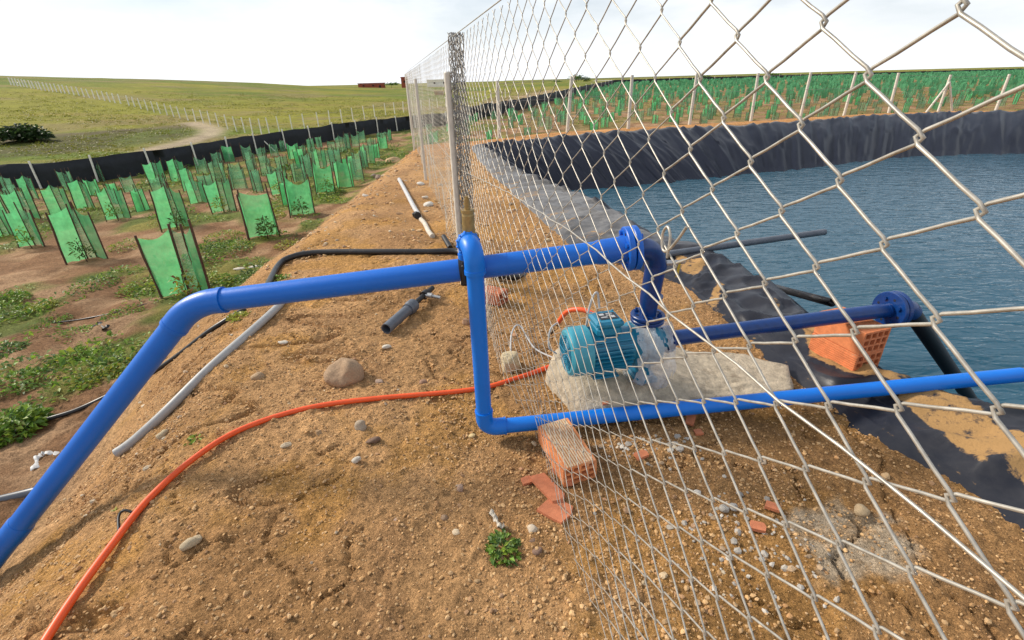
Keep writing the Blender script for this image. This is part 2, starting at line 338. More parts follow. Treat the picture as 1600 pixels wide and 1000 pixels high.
def solo(name, mb, m, loc, label=None, cat=None, group=None, kind=None):
    o = bpy.data.objects.new(name, mb.mesh(name, m, tuple(float(t) for t in loc))); o.location = tuple(float(t) for t in loc); col.objects.link(o)
    return tag(o, label, cat, group, kind)
def np_object(name, V, F, m, kind=None, smooth=True, colors=None, cname='Col', loc=(0, 0, 0)):
    V = np.asarray(V, np.float32) - np.asarray(loc, np.float32); F = np.asarray(F, np.int32)
    me = bpy.data.meshes.new(name); k = F.shape[1]
    me.vertices.add(len(V)); me.vertices.foreach_set('co', V.ravel())
    me.loops.add(F.size); me.loops.foreach_set('vertex_index', F.ravel())
    me.polygons.add(len(F)); me.polygons.foreach_set('loop_start', np.arange(0, F.size, k, dtype=np.int32))
    me.polygons.foreach_set('use_smooth', np.full(len(F), smooth)); me.update(calc_edges=True); me.validate()
    if colors is not None:
        c = np.ones((len(V), 4), np.float32); c[:, :3] = colors
        a = me.color_attributes.new(cname, 'FLOAT_COLOR', 'POINT'); a.data.foreach_set('color', c.ravel())
    me.materials.append(m); o = bpy.data.objects.new(name, me); o.location = loc; col.objects.link(o)
    if kind: o['kind'] = kind
    return o
def copy_tree(o, parent=None):
    c = o.copy(); col.objects.link(c)
    if parent: c.parent = parent
    for ch in list(o.children): copy_tree(ch, c)
    return c
def bez(pts, n=8):                                   # smooth curve through points (Catmull-Rom)
    P = [Vector(p) for p in pts]; P = [P[0] * 2 - P[1]] + P + [P[-1] * 2 - P[-2]]; out = []
    for i in range(1, len(P) - 2):
        a, b, c, d = P[i - 1:i + 3]
        for k in range(n):
            t = k / n; out.append(.5 * ((2 * b) + (c - a) * t + (2 * a - 5 * b + 4 * c - d) * t * t + (3 * b - a - 3 * c + d) * t ** 3))
    out.append(P[-2]); return out
def arc(a, corner, b, n=10):                         # quarter bend between two straight legs
    a, c, b = Vector(a), Vector(corner), Vector(b)
    return [((1 - t) ** 2) * a + 2 * (1 - t) * t * (c * .82 + (a + b) * .09) + t * t * b for t in [k / n for k in range(n + 1)]]

# ------------------------------------------------------------------ the ground, one sheet to the horizon
def axis_lines(a, b, lo, hi, step, g):
    mid = np.arange(a, b + step * .5, step); up = [b]; s = step
    while up[-1] < hi: s *= g; up.append(up[-1] + s)
    dn = [a]; s = step
    while dn[-1] > lo: s *= g; dn.append(dn[-1] - s)
    return np.concatenate([np.array(dn[:0:-1]), mid, np.array(up[1:])])
gx = axis_lines(-3.1, 2.3, -900, 900, .0155, 1.026); gy = axis_lines(.5, 4.3, -30, 1500, .0155, 1.024)
X, Y = np.meshgrid(gx, gy); X = X.ravel(); Y = Y.ravel()
Z = hz(X, Y)
dR = sdist(X, Y, RIM); rr = np.hypot(X, Y)
xc = -1.55 - .75 * smooth((Y - 1.4) / 3.6)
SL = smooth((xc - X) / 1.75); SF = smooth((dR - 1.2) / 3.) * smooth((Y - 12 - np.clip(-X, 0, 5)) / 3 + (X > 8))
fm = np.clip(SL * 1.0 + SF, 0, 1)
near = np.clip(1.6 - rr / 6, 0, 1)
f1 = fbm(X, Y, 3.2, 3, 51); f2 = fbm(X, Y, 14, 3, 61, .6); f3 = fbm(X, Y, 38, 2, 71)
CL = .06; clod = np.clip(f2 - .52, 0, 1) ** 1.2 * CL
# washed-out rills down the flank of the bank and a few cracks
rl = np.abs(fbm(X * .55 + .3 * Y, Y * 1.5 - .2 * X, 1.5, 3, 83) - .5); rill = np.exp(-(rl / .018) ** 2) * smooth((-.75 - X) / .8) * smooth((X + 3) / .6)
ck = np.abs(fbm(X, Y, 2.1, 3, 93) - .5); crack = np.exp(-(ck / .006) ** 2) * (vnoise(X * .8, Y * .8, 97) > .55) * near
Z = Z + np.where(dR > 0, near * ((f1 - .5) * .05 + clod + (f3 - .5) * .017 - rill * .05 - crack * .03), 0)
Z += np.where((fm > .5) & (rr < 40), (f1 - .5) * .09, 0)
def C(*c): return np.array(c)[None]
def lerp(a, b, t): return a + (b - a) * np.asarray(t)[:, None]
big = fbm(X, Y, .8, 3, 11); big2 = fbm(X, Y, 2.3, 4, 13)
tint = lerp(C(.52, .30, .135), C(.40, .22, .092), smooth((big - .35) / .3))
tint = lerp(tint, C(.50, .26, .065), smooth((big2 - .55) / .15) * .55)
tint = lerp(tint, C(.36, .2, .095), smooth((.42 - big2) / .12) * .5)
tint = lerp(tint, C(.31, .165, .06), smooth((X - .15 + .2 * (Y - 1.5)) / .5) * smooth((3.5 - Y) / 1.5) * .45)
tint = lerp(tint, C(.55, .36, .2), smooth((SL - .55) / .3) * (1 - smooth((SL - .9) / .1)) * .35)
fsoil = lerp(C(.24, .13, .065), C(.38, .235, .13), smooth((big2 - .4) / .25)); tint = lerp(tint, fsoil, smooth((fm - .75) / .25))
gn = fbm(X, Y, .75, 4, 21); gsup = smooth((fm - .82) / .15)
grn = gsup * smooth((gn - .575 - .09 * smooth((9 - rr) / 3) + .012 * np.clip(rr - 6, 0, 14)) / .09) * (1 - .5 * smooth((Y - 17) / 3) * (X > 0))
tint = lerp(tint, lerp(C(.11, .15, .03), C(.23, .21, .05), smooth((fbm(X, Y, 2, 3, 23) - .4) / .3)), grn * .9)
tint = lerp(tint, C(.52, .25, .09), smooth(1 - np.abs(dR - 1.0) / 1.4) * smooth((Y - 12.5) / 2) * .8)
# hill pasture
hl = smooth((-1. - X) / 1 + (Y > 60)) * smooth((rr - 24) / 5)
DARKF = [hit(px, py)[:2] for px, py in ((-120, 318), (0, 296), (100, 291), (200, 277), (300, 261), (400, 241), (520, 219), (640, 202), (690, 196), (740, 188), (800, 175), (850, 161), (905, 146))] + [np.array([24., 118.]), np.array([60., 128.]), np.array([160., 150.])]
dfd = seg_dist(X, Y, DARKF)
fpoly = DARKF + [np.array([160., -40]), np.array([-10., -40.])]
beyond = ~inside(X, Y, np.array(fpoly)) & (Y > 5) & (rr > 12)
g1 = fbm(X, Y, .05, 4, 101); g2 = fbm(X * .35, Y * 1.3, .35, 4, 103)
past = lerp(C(.225, .215, .026), C(.12, .16, .02), smooth((g1 - .38) / .25)); past = lerp(past, C(.26, .2, .055), smooth((g2 - .52) / .2) * .6)
past = lerp(past, C(.26, .19, .1), smooth((fbm(X, Y, .12, 5, 107) - .58) / .08) * .5)
tint = np.where(beyond[:, None], past, tint)
SCARP = np.array([hit(*p)[:2] for p in ((-60, 228), (0, 222), (70, 212), (180, 205), (260, 199), (296, 194), (318, 205), (250, 222), (150, 236), (0, 248), (-60, 256))])
sd = sdist(X, Y, SCARP); tint = lerp(tint, lerp(C(.085, .08, .03), C(.1, .125, .025), smooth((fbm(X, Y, .4, 3, 109) - .4) / .2)), beyond * smooth(-sd / 1.5 + .3) * .85)
scn = beyond * np.exp(-(seg_dist(X, Y, SCARP[:6]) / 1.0) ** 2); tint = lerp(tint, C(.13, .1, .065), scn * .8)
TRACK = [hit(*p)[:2] for p in ((298, 192), (318, 196), (334, 203), (325, 212), (300, 219), (270, 228), (235, 238))]
td = seg_dist(X, Y, TRACK); tint = lerp(tint, C(.42, .33, .23), beyond * smooth((1.2 - td) / .8) * .85)
tint = lerp(tint, C(.36, .29, .2), beyond * np.exp(-(dfd / 1.3) ** 2) * .75)
DIRT = [hit(*p)[:2] for p in ((655, 168), (700, 168), (745, 168), (800, 155), (860, 142))]
tint = lerp(tint, C(.36, .25, .16), beyond * np.exp(-(seg_dist(X, Y, DIRT) / 3.0) ** 2) * .8)
CEM = at(1330, 850, z=0)[:2]; cd = np.hypot(X - CEM[0], (Y - CEM[1]) * 1.3) + .22 * (fbm(X, Y, 9, 4, 111) - .5) * 2
tint = lerp(tint, C(.5, .42, .31), smooth((.26 - cd) / .12) * .75)
nx, ny = len(gx), len(gy)
idx = np.arange(nx * ny).reshape(ny, nx)
F = np.stack([idx[:-1, :-1], idx[:-1, 1:], idx[1:, 1:], idx[1:, :-1]], -1).reshape(-1, 4)
ground = np_object('ground', np.stack([X, Y, Z], 1), F, M['ground'], 'structure', True, tint, 'Tint')
def gtop(x, y): return gz(x, y)
FPOLY = np.array(fpoly)

# ------------------------------------------------------------------ pond liner and water
def loop_sections(n_by_seg):
    S = np.array(SEC); k = len(S); out = []
    for i in range(k):
        p0, p1, p2, p3 = S[(i - 1) % k], S[i], S[(i + 1) % k], S[(i + 2) % k]
        n = n_by_seg(i)
        for t in np.arange(n) / n:
            cr = .5 * ((2 * p1) + (p2 - p0) * t + (2 * p0 - 5 * p1 + 4 * p2 - p3) * t * t + (3 * p1 - p0 - 3 * p2 + p3) * t ** 3)
            ln = p1 + (p2 - p1) * t
            out.append(cr * .6 + ln * .4)
    return np.array(out)
secs = loop_sections(lambda i: {0: 60, 1: 44, 2: 50, 3: 60, 4: 36, 5: 50, 6: 60, 7: 60, 8: 60, 9: 60, 10: 40}.get(i, 60 if i < 18 else 30))
arcl = np.concatenate([[0], np.cumsum(np.linalg.norm(np.diff(secs[:, 1], axis=0), axis=1))])
prof = [(-.35, 0)] + [(t, 0) for t in np.linspace(0, 1, 26)] + [(t, 1) for t in np.linspace(.04, 1, 26)] + [(1.3, 1), (2.2, 1)]
LV = []; LS = []
SANDP = [np.array([at(px, py, z=.03)[:2] for px, py in P]) for P in (
    [(1385, 632), (1415, 606), (1500, 640), (1572, 688), (1620, 705), (1640, 800), (1562, 748), (1545, 738), (1522, 742), (1505, 722), (1440, 672)],
    [(1240, 520), (1270, 520), (1340, 575), (1420, 600), (1400, 625), (1330, 600), (1262, 568)],
    [(1118, 442), (1134, 450), (1126, 478), (1110, 486), (1104, 468)],
    [(1050, 402), (1108, 414), (1092, 440), (1062, 428)], [(1202, 474), (1222, 488), (1216, 496), (1204, 494)], [(1374, 652), (1388, 652), (1396, 668), (1384, 670)])]
for t, k in prof:
    a = secs[:, 0]; s_ = secs[:, 1]; w_ = secs[:, 2]
    if t == -.35: p = a + (a - s_) / np.linalg.norm(a - s_, axis=1)[:, None] * .14; z = np.full(len(p), -.06)
    elif k == 0: p = a + (s_ - a) * t; z = np.full(len(p), .012 + .035 * math.sin(t * math.pi * .6))
    else:
        p = s_ + (w_ - s_) * t; z0 = .012 + .035 * math.sin(math.pi * .6); e = min(t, 1.0)
        z = np.full(len(p), z0 + (WATER - z0) * (t - .10 * math.sin(min(t, 1) * math.pi)) if t > .0 else z0)
    x, y = p[:, 0], p[:, 1]; nearm = smooth((9.5 - y) / 5) * (x < 8)
    fold = np.abs(fbm(arcl * .9, np.full(len(x), t * .35 + k * .35), 1.6, 3, 201) - .5) * 2
    fl = (1 - np.clip(fold * 3.2, 0, 1))
    fold2 = np.abs(fbm(arcl * 1.0 + .25 * t, np.full(len(x), t * .6 + k), 3.4, 2, 211) - .5) * 2
    fl2 = 1 - np.clip(fold2 * 3, 0, 1)
    sc = float(smooth((t + k) / .12))
    if t >= 0: z = z + sc * (1 - nearm) * (fl * .10 + fl2 * .05) * (1 if k else .25) + sc * nearm * (fl * .05 + fl2 * .03 + (fbm(x, y, 1.8, 3, 221) - .5) * .06 + .012)
    if t >= 0 and k == 0: z = z + (1 - nearm) * .05 * np.sin(arcl * 9 + 2 * np.sin(arcl * 3)) * t
    if t >= 0: z = np.where((z < .006) & (k == 0), .006, z)
    sand = np.zeros(len(x))
    if t >= 0:
        for P in SANDP: sand = np.maximum(sand, smooth(.5 - sdist(x, y, P) / .09) * .62)
        sand = np.maximum(sand, .42 * smooth((.1 - t) / .1) * nearm * (k == 0))
        sand = np.maximum(sand, .25 * nearm * (k == 0) * smooth((fbm(x, y, 3, 3, 231) - .5) / .1))
        z = z + np.where((sand > .35) & (k == 0), .012, 0)
        if k == 0: sand = np.maximum(sand, .5 * smooth((-.35 - np.sin(arcl * 9 + 2 * np.sin(arcl * 3))) / .3) * smooth((y - 4.6) / 1) * smooth((13 - y) / 2) * (x < 2.2) * smooth((.75 - t) / .4))
    dust_sheen = np.where(k == 0, (.9 - .5 * nearm) * (fbm(x, y, 5, 3, 241) + .2), .06 * smooth((.12 - t) / .12) * (1 - nearm))  # dust with sky reflection painted in, paling the flat liner top
    dust_sheen = dust_sheen * np.where(nearm > .9, .5, 1) + (k == 0) * .5 * smooth((y - 4.4) / 1.5) * smooth((14.5 - y) / 2) * (x < 3)
    LV.append(np.stack([x, y, z], 1)); LS.append(np.stack([sand, np.clip(dust_sheen, 0, 1), 0 * x], 1))
npf, nsc = len(prof), len(secs)
LVa = np.concatenate(LV); LSa = np.concatenate(LS)
ii = np.arange(npf * nsc).reshape(npf, nsc); jn = np.roll(ii, -1, axis=1)
F = np.stack([ii[:-1], jn[:-1], jn[1:], ii[1:]], -1).reshape(-1, 4)
o = np_object('pond_liner', LVa, F, M['liner'], None, True, LSa, 'Sand')
tag(o, 'wrinkled black plastic liner sheet covering the banks of the water pond', 'pond liner')
wp = secs[:, 2] + (secs[:, 1] - secs[:, 2]) * -.0
mbw = MB(); mbw.add([(p[0], p[1], WATER) for p in secs[::6, 2] + (secs[::6, 2] - secs[::6, 1]) / 1.4 * -.25], [tuple(range(len(secs[::6])))])
o = bpy.data.objects.new('water', mbw.mesh('water', M['water'])); col.objects.link(o); o['kind'] = 'structure'
# ------------------------------------------------------------------ chain link fence along the edge of the bank
FB = np.array([.23, 1.28]); FD = np.array([-.213, 1.]); FD = FD / np.linalg.norm(FD); FN = np.array([-FD[1], FD[0]])   # FN points to the path side
def fp(s, z, n=0):
    q = FB + FD * s + FN * n; return (q[0], q[1], z)
DS, DZ, S0, Z0 = .0755, .0535, -.355, 1.642
def strands(k0, k1, pts_per, seg, rad, amp, zlo=-31, zhi=6):
    rows = np.arange(zlo, zhi + 1); ks = np.arange(k0, k1); out = []
    offs = {5: [(-.34, .55, -1), (-.13, -.55, -.8), (0, -1., 0), (.13, -.55, .8), (.34, .55, 1)], 3: [(-.2, -.1, -1), (0, -1, 0), (.2, -.1, 1)], 1: [(0, -1, 0)]}[pts_per]
    P = []
    for j in rows:
        par = (ks + j) % 2                          # 0: left bend at column k, 1: right bend at column k+1
        sg = np.where(par == 0, 1., -1.)            # bends to the left when +1
        sb = S0 + DS * np.where(par == 0, ks, ks + 1); zb = Z0 + DZ * j
        for dz, ds, n in offs:
            s = sb + sg * (ds * amp + abs(dz) * DS * .82 * (1 if abs(dz) > .2 else .6)); z = np.full(len(ks), zb + dz * DZ)
            P.append((s, z, sg * n * rad * 1.05))
    s = np.array([p[0] for p in P]).T; z = np.array([p[1] for p in P]).T; n = np.array([p[2] for p in P]).T
    # slack: the mesh bulges and sags a little, more so low down
    low = smooth((1.25 - z) / 1.0)
    n = n + (fbm(s * 1.0, z, 1.3, 2, 301) - .5) * (.03 + .09 * low); s2 = s + (fbm(s, z, 2.2, 2, 311) - .5) * (.012 + .03 * low); z2 = z + (fbm(s + 9, z, 2.5, 2, 321) - .5) * (.012 + .03 * low)
    pos = np.stack([FB[0] + FD[0] * s2 + FN[0] * n, FB[1] + FD[1] * s2 + FN[1] * n, z2], -1)
    T = np.gradient(pos, axis=1); T /= np.linalg.norm(T, axis=2, keepdims=True)
    N = np.array([FN[0], FN[1], 0.]); U = np.cross(T, N); U /= np.linalg.norm(U, axis=2, keepdims=True); Wv = np.cross(T, U)
    a = 2 * np.pi * np.arange(seg) / seg
    V = pos[:, :, None, :] + rad * (U[:, :, None, :] * np.cos(a)[None, None, :, None] + Wv[:, :, None, :] * np.sin(a)[None, None, :, None])
    ns, npn = pos.shape[:2]; id_ = np.arange(ns * npn * seg).reshape(ns, npn, seg); r2 = np.roll(id_, -1, axis=2)
    F = np.stack([id_[:, :-1], r2[:, :-1], r2[:, 1:], id_[:, 1:]], -1).reshape(-1, 4)
    return V.reshape(-1, 3), F
fence = empty('chain_link_fence', (FB[0] + FD[0] * 2.92, FB[1] + FD[1] * 2.92, 0), 'galvanised chain link fence of large wire diamonds running along the dirt bank', 'fence')
V1, F1 = strands(-18, 0, 5, 8, .0021, .0042); V3, F3 = strands(0, 66, 5, 6, .00145, .0036); V2, F2 = strands(66, 250, 3, 4, .0012, .004)
o = np_object('chain_link_mesh', np.concatenate([V1, V2, V3]), np.concatenate([F1, F2 + len(V1), F3 + len(V1) + len(V2)]), M['galv'], None, True, loc=tuple(fence.location)); o.location = (0, 0, 0); o.parent = fence
mb = MB(); wire = [(-1.75, 1.292), (-.95, 1.291), (-.43, 1.283), (.07, 1.287), (1.02, 1.226), (2.0, 1.13), (2.9, 1.04), (5.6, 1.0), (8.5, 1.05), (17, 1.0)]
mb.tube([fp(s, z, .012 + .004 * math.sin(s * 40)) for s, z in [(a, np.interp(a, *zip(*wire))) for a in np.arange(-1.75, 17, .1)]], .0023, 7)
part('tension_wire', mb, M['galv'], fence)
mb = MB(); mb.tube([fp(s, z, .01) for s, z in [(a, .62 - .02 * math.sin(a * 2.2)) for a in np.arange(1.2, 9, .15)]], .0026, 5); part('tension_wire', mb, M['galv'], fence)
mb = MB(); mb.tube([fp(s, 2.0, .004) for s in np.arange(-1.75, 17.1, .5)], .003, 6); part('tension_wire', mb, M['galv'], fence)
for sp in (2.97, 8.55, 14.2):
    mb = MB(); x, y, _ = fp(sp, 0, .06); mb.lathe((x, y, -.3), (0, 0, 1), [(0, 0), (0, .027), (2.06, .027), (2.07, .02), (2.07, 0)], 16); part('post', mb, M['post'], fence)
# the end of the roll is gathered round the nearest post
mb = MB(); cx, cy, _ = fp(2.95, 0, -.02)
for q in range(22):
    a0 = q * 2 * math.pi / 22; pts = []
    for j in range(38):
        for dz, da in ((0, .0), (.5, .35)):
            a = a0 + (da if j % 2 == 0 else .35 - da) * 1.9 + .12 * math.sin(j * .7 + q); r_ = .046 + .016 * math.sin(q * 2.2 + j * .5)
            pts.append((cx + math.cos(a) * r_, cy + math.sin(a) * r_, .02 + (j + dz) * DZ))
    mb.tube(pts, .0036, 5, False)
part('gathered_mesh', mb, M['galv_dark'], fence)
mb = MB(); c = np.array(fp(-.405, 1.415, .012)); mb.tube(bez([c + np.array([FD[0] * a, FD[1] * a, b]) for a, b in ((-.055, .045), (-.03, .012), (0, -.018), (.018, -.016), (.022, .012), (.008, .028), (-.006, .012), (-.004, -.03))], 6), .0028, 7)
part('loose_wire_loop', mb, M['galv'], fence)

# ------------------------------------------------------------------ blue pipework
def flange(mb, c, ax, r, th, ri, nb=8, bolt=True, seg=36, mi_hole=1):
    ax = Vector(ax).normalized(); c = Vector(c); mb.lathe(c - ax * th, ax, [(0, ri), (0, r - .004), (.004, r), (th - .004, r), (th, r - .004), (th, ri)], seg)
    u = ax.orthogonal().normalized(); w_ = ax.cross(u)
    for k in range(nb):
        a = 2 * math.pi * (k + .35) / nb; p = c + (u * math.cos(a) + w_ * math.sin(a)) * (r + ri) * .52
        if bolt and k % 2 == 0:
            mb.lathe(p, ax, [(0, .013), (.012, .013), (.012, .007), (.022, .007), (.022, 0)], 6); mb.lathe(p - ax * th, -ax, [(0, .013), (.012, .013), (.012, 0)], 6)
        else:
            mb.lathe(p + ax * .0008, ax, [(0, .0085), (.0006, .0)], 12, False, mi_hole); mb.lathe(p - ax * (th + .0008), -ax, [(0, .0085), (.0006, .0)], 12, False, mi_hole)  # dark discs on uncut metal stand in for shade in bolt holes
FA = Vector((.574, 2.183, .969)); LA = Vector((-1.51, 2.075, .792)); DB = Vector((-2.708, 1.729, -.429)); RM = .054
ad = (FA - LA).normalized(); dd = (DB - LA).normalized()
main = empty('blue_delivery_pipe', (DB.x, DB.y, gz(DB.x, DB.y)), 'long thick blue pipe crossing above the path and bending down to the left', 'pipe')
mb = MB(); mb.tube([LA + ad * .09, FA - ad * .01], RM, 36); mb.tube([LA + ad * 1.5, LA + ad * 1.5 + ad * .004], RM + .0012, 36); part('pipe_run', mb, M['blue'], main)
e = DB + dd * .55
mb = MB(); mb.tube([LA + dd * .09, e], RM, 36); part('sloping_pipe_run', mb, M['blue'], main)
mb = MB(); bend = [LA + ad * .15, LA + ad * .10] + arc(LA + ad * .095, LA, LA + dd * .095, 14) + [LA + dd * .10, LA + dd * .15]; mb.tube(bend, RM + .006, 36); mb.tube([LA + ad * .13, LA + ad * .155], RM + .0085, 36); mb.tube([LA + dd * .135, LA + dd * .155], RM + .0075, 36); part('bend', mb, M['blue'], main)
q = DB - dd * .22
mb = MB(); mb.tube([q, q + dd * .012, q + dd * .014, q + dd * .12], [RM + .001, RM + .004, RM + .005, RM + .005], 36); part('socket', mb, M['blue'], main)
mb = MB(); mb.tube([FA - ad * .17, FA - ad * .155, FA - ad * .06, FA - ad * .03], [RM + .001, RM + .005, RM + .008, RM + .012], 36); flange(mb, FA, ad, .106, .03, RM - .005); part('flange', mb, [M['flange_blue'], M['hole_shade']], main)
sc_ = LA + ad * ((-.215 - LA.x) / ad.x)
mb = MB(); mb.tube([sc_ - ad * .025, sc_ + ad * .025], RM + .006, 36); mb.box(sc_ + Vector((0, -.0, -.066)), (.05, .03, .03), None, .004); mb.box(sc_ + Vector((-.0, -.062, .0)), (.02, .022, .09), None, .004)
mb.lathe(sc_ + Vector((0, -.062, .03)), (0, 0, 1), [(0, .009), (.03, .009), (.03, 0)], 6); part('saddle_clamp', mb, M['black_clean'], main)
mb = MB(); mb.lathe(sc_ + Vector((.0, 0, .045)), (0, 0, 1), [(0, .03), (.035, .03), (.035, .026), (.07, .026)], 20, True); part('saddle_outlet', mb, M['blue_b'], main)

VX, VY = -.162, 2.045; RV = .0405
by = empty('blue_bypass_pipe', (VX, VY, gz(VX, VY)), 'thinner blue pipe dropping from the valve and running right under the fence', 'pipe')
ztop = 1.035; zb = .03; LE = Vector((2.99, 2.208, .178)); lb = Vector((VX, VY, zb)); ld = (LE - lb).normalized(); bk = Vector((-.05, .14, .0)); bkd = bk.normalized()
mb = MB(); mb.tube([(VX, VY, zb + .06), (VX, VY, ztop - .06)], RV, 30); part('upright', mb, M['blue_b'], by)
c = Vector((VX, VY, ztop)); mb = MB(); mb.tube([c + Vector((0, 0, -.115)), c + Vector((0, 0, -.07))] + arc(c + Vector((0, 0, -.065)), c, c + bkd * .065, 14) + [c + bkd * .075], RV + .006, 30)
mb.tube([c + Vector((0, 0, -.118)), c + Vector((0, 0, -.1))], RV + .0085, 30); part('elbow', mb, M['blue_b'], by)
mb = MB(); mb.tube([c + bkd * .072, c + bkd * .076, c + bkd * .1, c + bkd * .104], [RV + .006, RV + .012, RV + .012, RV + .006], 30)
for k in range(12):
    a = k * math.pi / 6; u = bkd.orthogonal().normalized(); v = bkd.cross(u); p = c + bkd * .088 + (u * math.cos(a) + v * math.sin(a)) * (RV + .013); mb.tube([p - bkd * .01, p + bkd * .01], .0045, 6)
part('union_nut', mb, M['blue_b'], by)
mb = MB(); mb.tube([lb + Vector((0, 0, .11)), lb + Vector((0, 0, .07))] + arc(lb + Vector((0, 0, .065)), lb, lb + ld * .065, 12) + [lb + ld * .07, lb + ld * .11], RV + .005, 30); mb.tube([lb + Vector((0, 0, .105)), lb + Vector((0, 0, .115))], RV + .0075, 30); mb.tube([lb + ld * .105, lb + ld * .115], RV + .0075, 30); part('elbow', mb, M['blue_b'], by)
mb = MB(); mb.tube([lb + ld * .06, LE - ld * .18], RV, 30); part('lower_run', mb, M['blue_b'], by)
mb = MB(); mb.tube([LE - ld * .18, LE + ld * .8], RV - .003, 30); part('grey_tail', mb, M['dgrey_pvc'], by)

# brass valve on the saddle
vb = sc_ + Vector((.028, .012, .075)); vz = vb.z
valve = empty('brass_valve', vb, 'upright brass check valve on the blue pipe, in front of the fence post', 'valve')
mb = MB(); mb.lathe(vb, (0, 0, 1), [(0, .034), (.01, .044), (.03, .05), (.05, .051), (.07, .046), (.078, .04)], 24, True); part('bulb', mb, M['brass'], valve)
mb = MB(); mb.lathe(vb + Vector((0, 0, .078)), (0, 0, 1), [(0, .04), (.0, .047), (.016, .047), (.016, .03)], 6); part('hex_collar', mb, M['brass'], valve)
mb = MB(); mb.lathe(vb + Vector((0, 0, .094)), (0, 0, 1), [(0, .031), (.012, .029), (.085, .028), (.1, .024), (.1, .031), (.112, .031), (.112, 0)], 24, True); part('body', mb, M['brass'], valve)
mb = MB(); mb.lathe(vb + Vector((0, 0, .206)), (0, 0, 1), [(0, .013), (.05, .013), (.05, .009), (.06, .009), (.06, 0)], 12, True); part('nozzle', mb, M['brass'], valve)

# ------------------------------------------------------------------ pump with its riser
PA = Vector((.28, 2.19, .4)); PB = Vector((2.31, 2.6, .395)); pd = (PB - PA).normalized(); pn = Vector((-pd.y, pd.x, 0)).normalized(); UPV = Vector((0, 0, 1))
PR = Matrix((pd, pn, UPV)).transposed()
def pl(a, b, c): return PA + pd * a + pn * b + UPV * c
pump = empty('water_pump', (pl(.3, 0, 0).x, pl(.3, 0, 0).y, .17), 'teal electric water pump with ribbed motor standing on the concrete slab', 'pump')
mb = MB(); mb.lathe(pl(.105, 0, 0), pd, [(0, .0), (0, .112), (.012, .104), (.25, .104), (.262, .122), (.275, .126), (.295, .126), (.295, 0)], 40, True)
for k in range(30):
    a = math.pi * (k + .5) / 15
    if .9 < a < 2.25: continue
    mb.box(pl(.225, math.cos(a) * .114, math.sin(a) * .114), (.22, .03, .0048), PR @ Matrix.Rotation(a, 3, 'X'), 0)
part('motor_body', mb, M['teal'], pump)
mb = MB(); mb.lathe(pl(0, 0, 0), pd, [(.012, 0), (.012, .06), (0, .085), (0, .112), (.012, .13), (.024, .134), (.115, .134), (.115, .118)], 44, True); fc = part('fan_cover', mb, M['teal_pale'], pump)
mb = MB()
for k in range(7):
    r_ = .024 + k * .0115; mb.tube([pl(-.002, math.cos(a) * r_, math.sin(a) * r_) for a in np.linspace(0, 2 * math.pi, 33)], .0028, 5, False)
for k in range(4):
    a = k * math.pi / 4; mb.tube([pl(-.003, math.cos(a) * .1, math.sin(a) * .1), pl(-.003, -math.cos(a) * .1, -math.sin(a) * .1)], .0035, 5)
part('fan_grille', mb, M['teal'], fc)
mb = MB(); mb.box(pl(.215, .0, .125), (.135, .135, .05), PR, .012); mb.box(pl(.215, 0, .168), (.15, .15, .038), PR, .012)
for a, b in ((-.06, -.06), (.06, -.06), (.06, .06), (-.06, .06)): mb.lathe(pl(.215 + a, b, .187), UPV, [(0, .006), (.004, .006), (.004, 0)], 8)
tb = part('terminal_box', mb, M['teal'], pump)
mb = MB(); mb.box(pl(.222, .0, .1885), (.1, .075, .0025), PR, .001); npl = part('nameplate', mb, M['plate'], tb)
mb = MB()
for a, b, c_, d_ in ((.195, .018, .026, .02), (.238, .022, .034, .012), (.2, -.014, .034, .01), (.248, -.012, .02, .022), (.232, .004, .03, .005)): mb.box(pl(a, b, .1902), (c_, d_, .0008), PR, 0, 1)
part('plate_field', mb, [M['plate'], M['plate_w']], tb)
mb = MB(); mb.box(pl(.225, .03, -.17), (.15, .14, .012), PR, .003)
for b in (-.02, .08): mb.box(pl(.225, b, -.14), (.12, .014, .06), PR, .003)
part('motor_foot', mb, M['teal'], pump)
OX = .452
mb = MB(); mb.lathe(pl(.395, 0, 0), pd, [(0, .06), (0, .1), (.02, .105), (.02, .085)], 32)
mb.lathe(pl(.41, 0, 0), pd, [(0, .0), (0, .1), (.012, .124), (.03, .13), (.075, .13), (.095, .118), (.105, .08), (.13, .062), (.165, .056)], 44, True)
mb.tube([pl(OX, 0, .06), pl(OX, 0, .14)], .052, 28); mb.box(pl(OX, 0, -.205), (.12, .17, .03), PR, .006); mb.box(pl(OX, 0, -.15), (.06, .1, .1), PR, .008); part('pump_casing', mb, M['teal'], pump)
OC = pl(OX, 0, .15)
mb = MB(); flange(mb, OC, UPV, .088, .02, .03); flange(mb, OC + UPV * .024, UPV, .09, .02, .03)
part('outlet_flange', mb, [M['navy'], M['hole_shade']], pump)
ET = Vector((OC.x + .012, OC.y, .955)); EF = FA + ad * .006
mb = MB(); mb.tube([OC + UPV * .02, OC + UPV * .07, OC + UPV * .11, Vector((ET.x, ET.y, ET.z - .12))], [.043, .046, .05, .0515], 30)
mb.tube([Vector((ET.x, ET.y, ET.z - .13))] + arc(Vector((ET.x, ET.y, ET.z - .12)), ET, Vector((EF.x + .02, EF.y, EF.z)), 14) + [EF], .053, 30)
for z_ in (OC.z + .125, ET.z - .115): mb.tube([(ET.x, ET.y, z_ - .004), (ET.x, ET.y, z_ + .004)], .056, 30)
part('riser_pipe', mb, M['navy'], pump)
mb = MB(); flange(mb, EF + ad * .0, -ad, .106, .028, .04); part('riser_flange', mb, [M['flange_blue'], M['hole_shade']], pump)
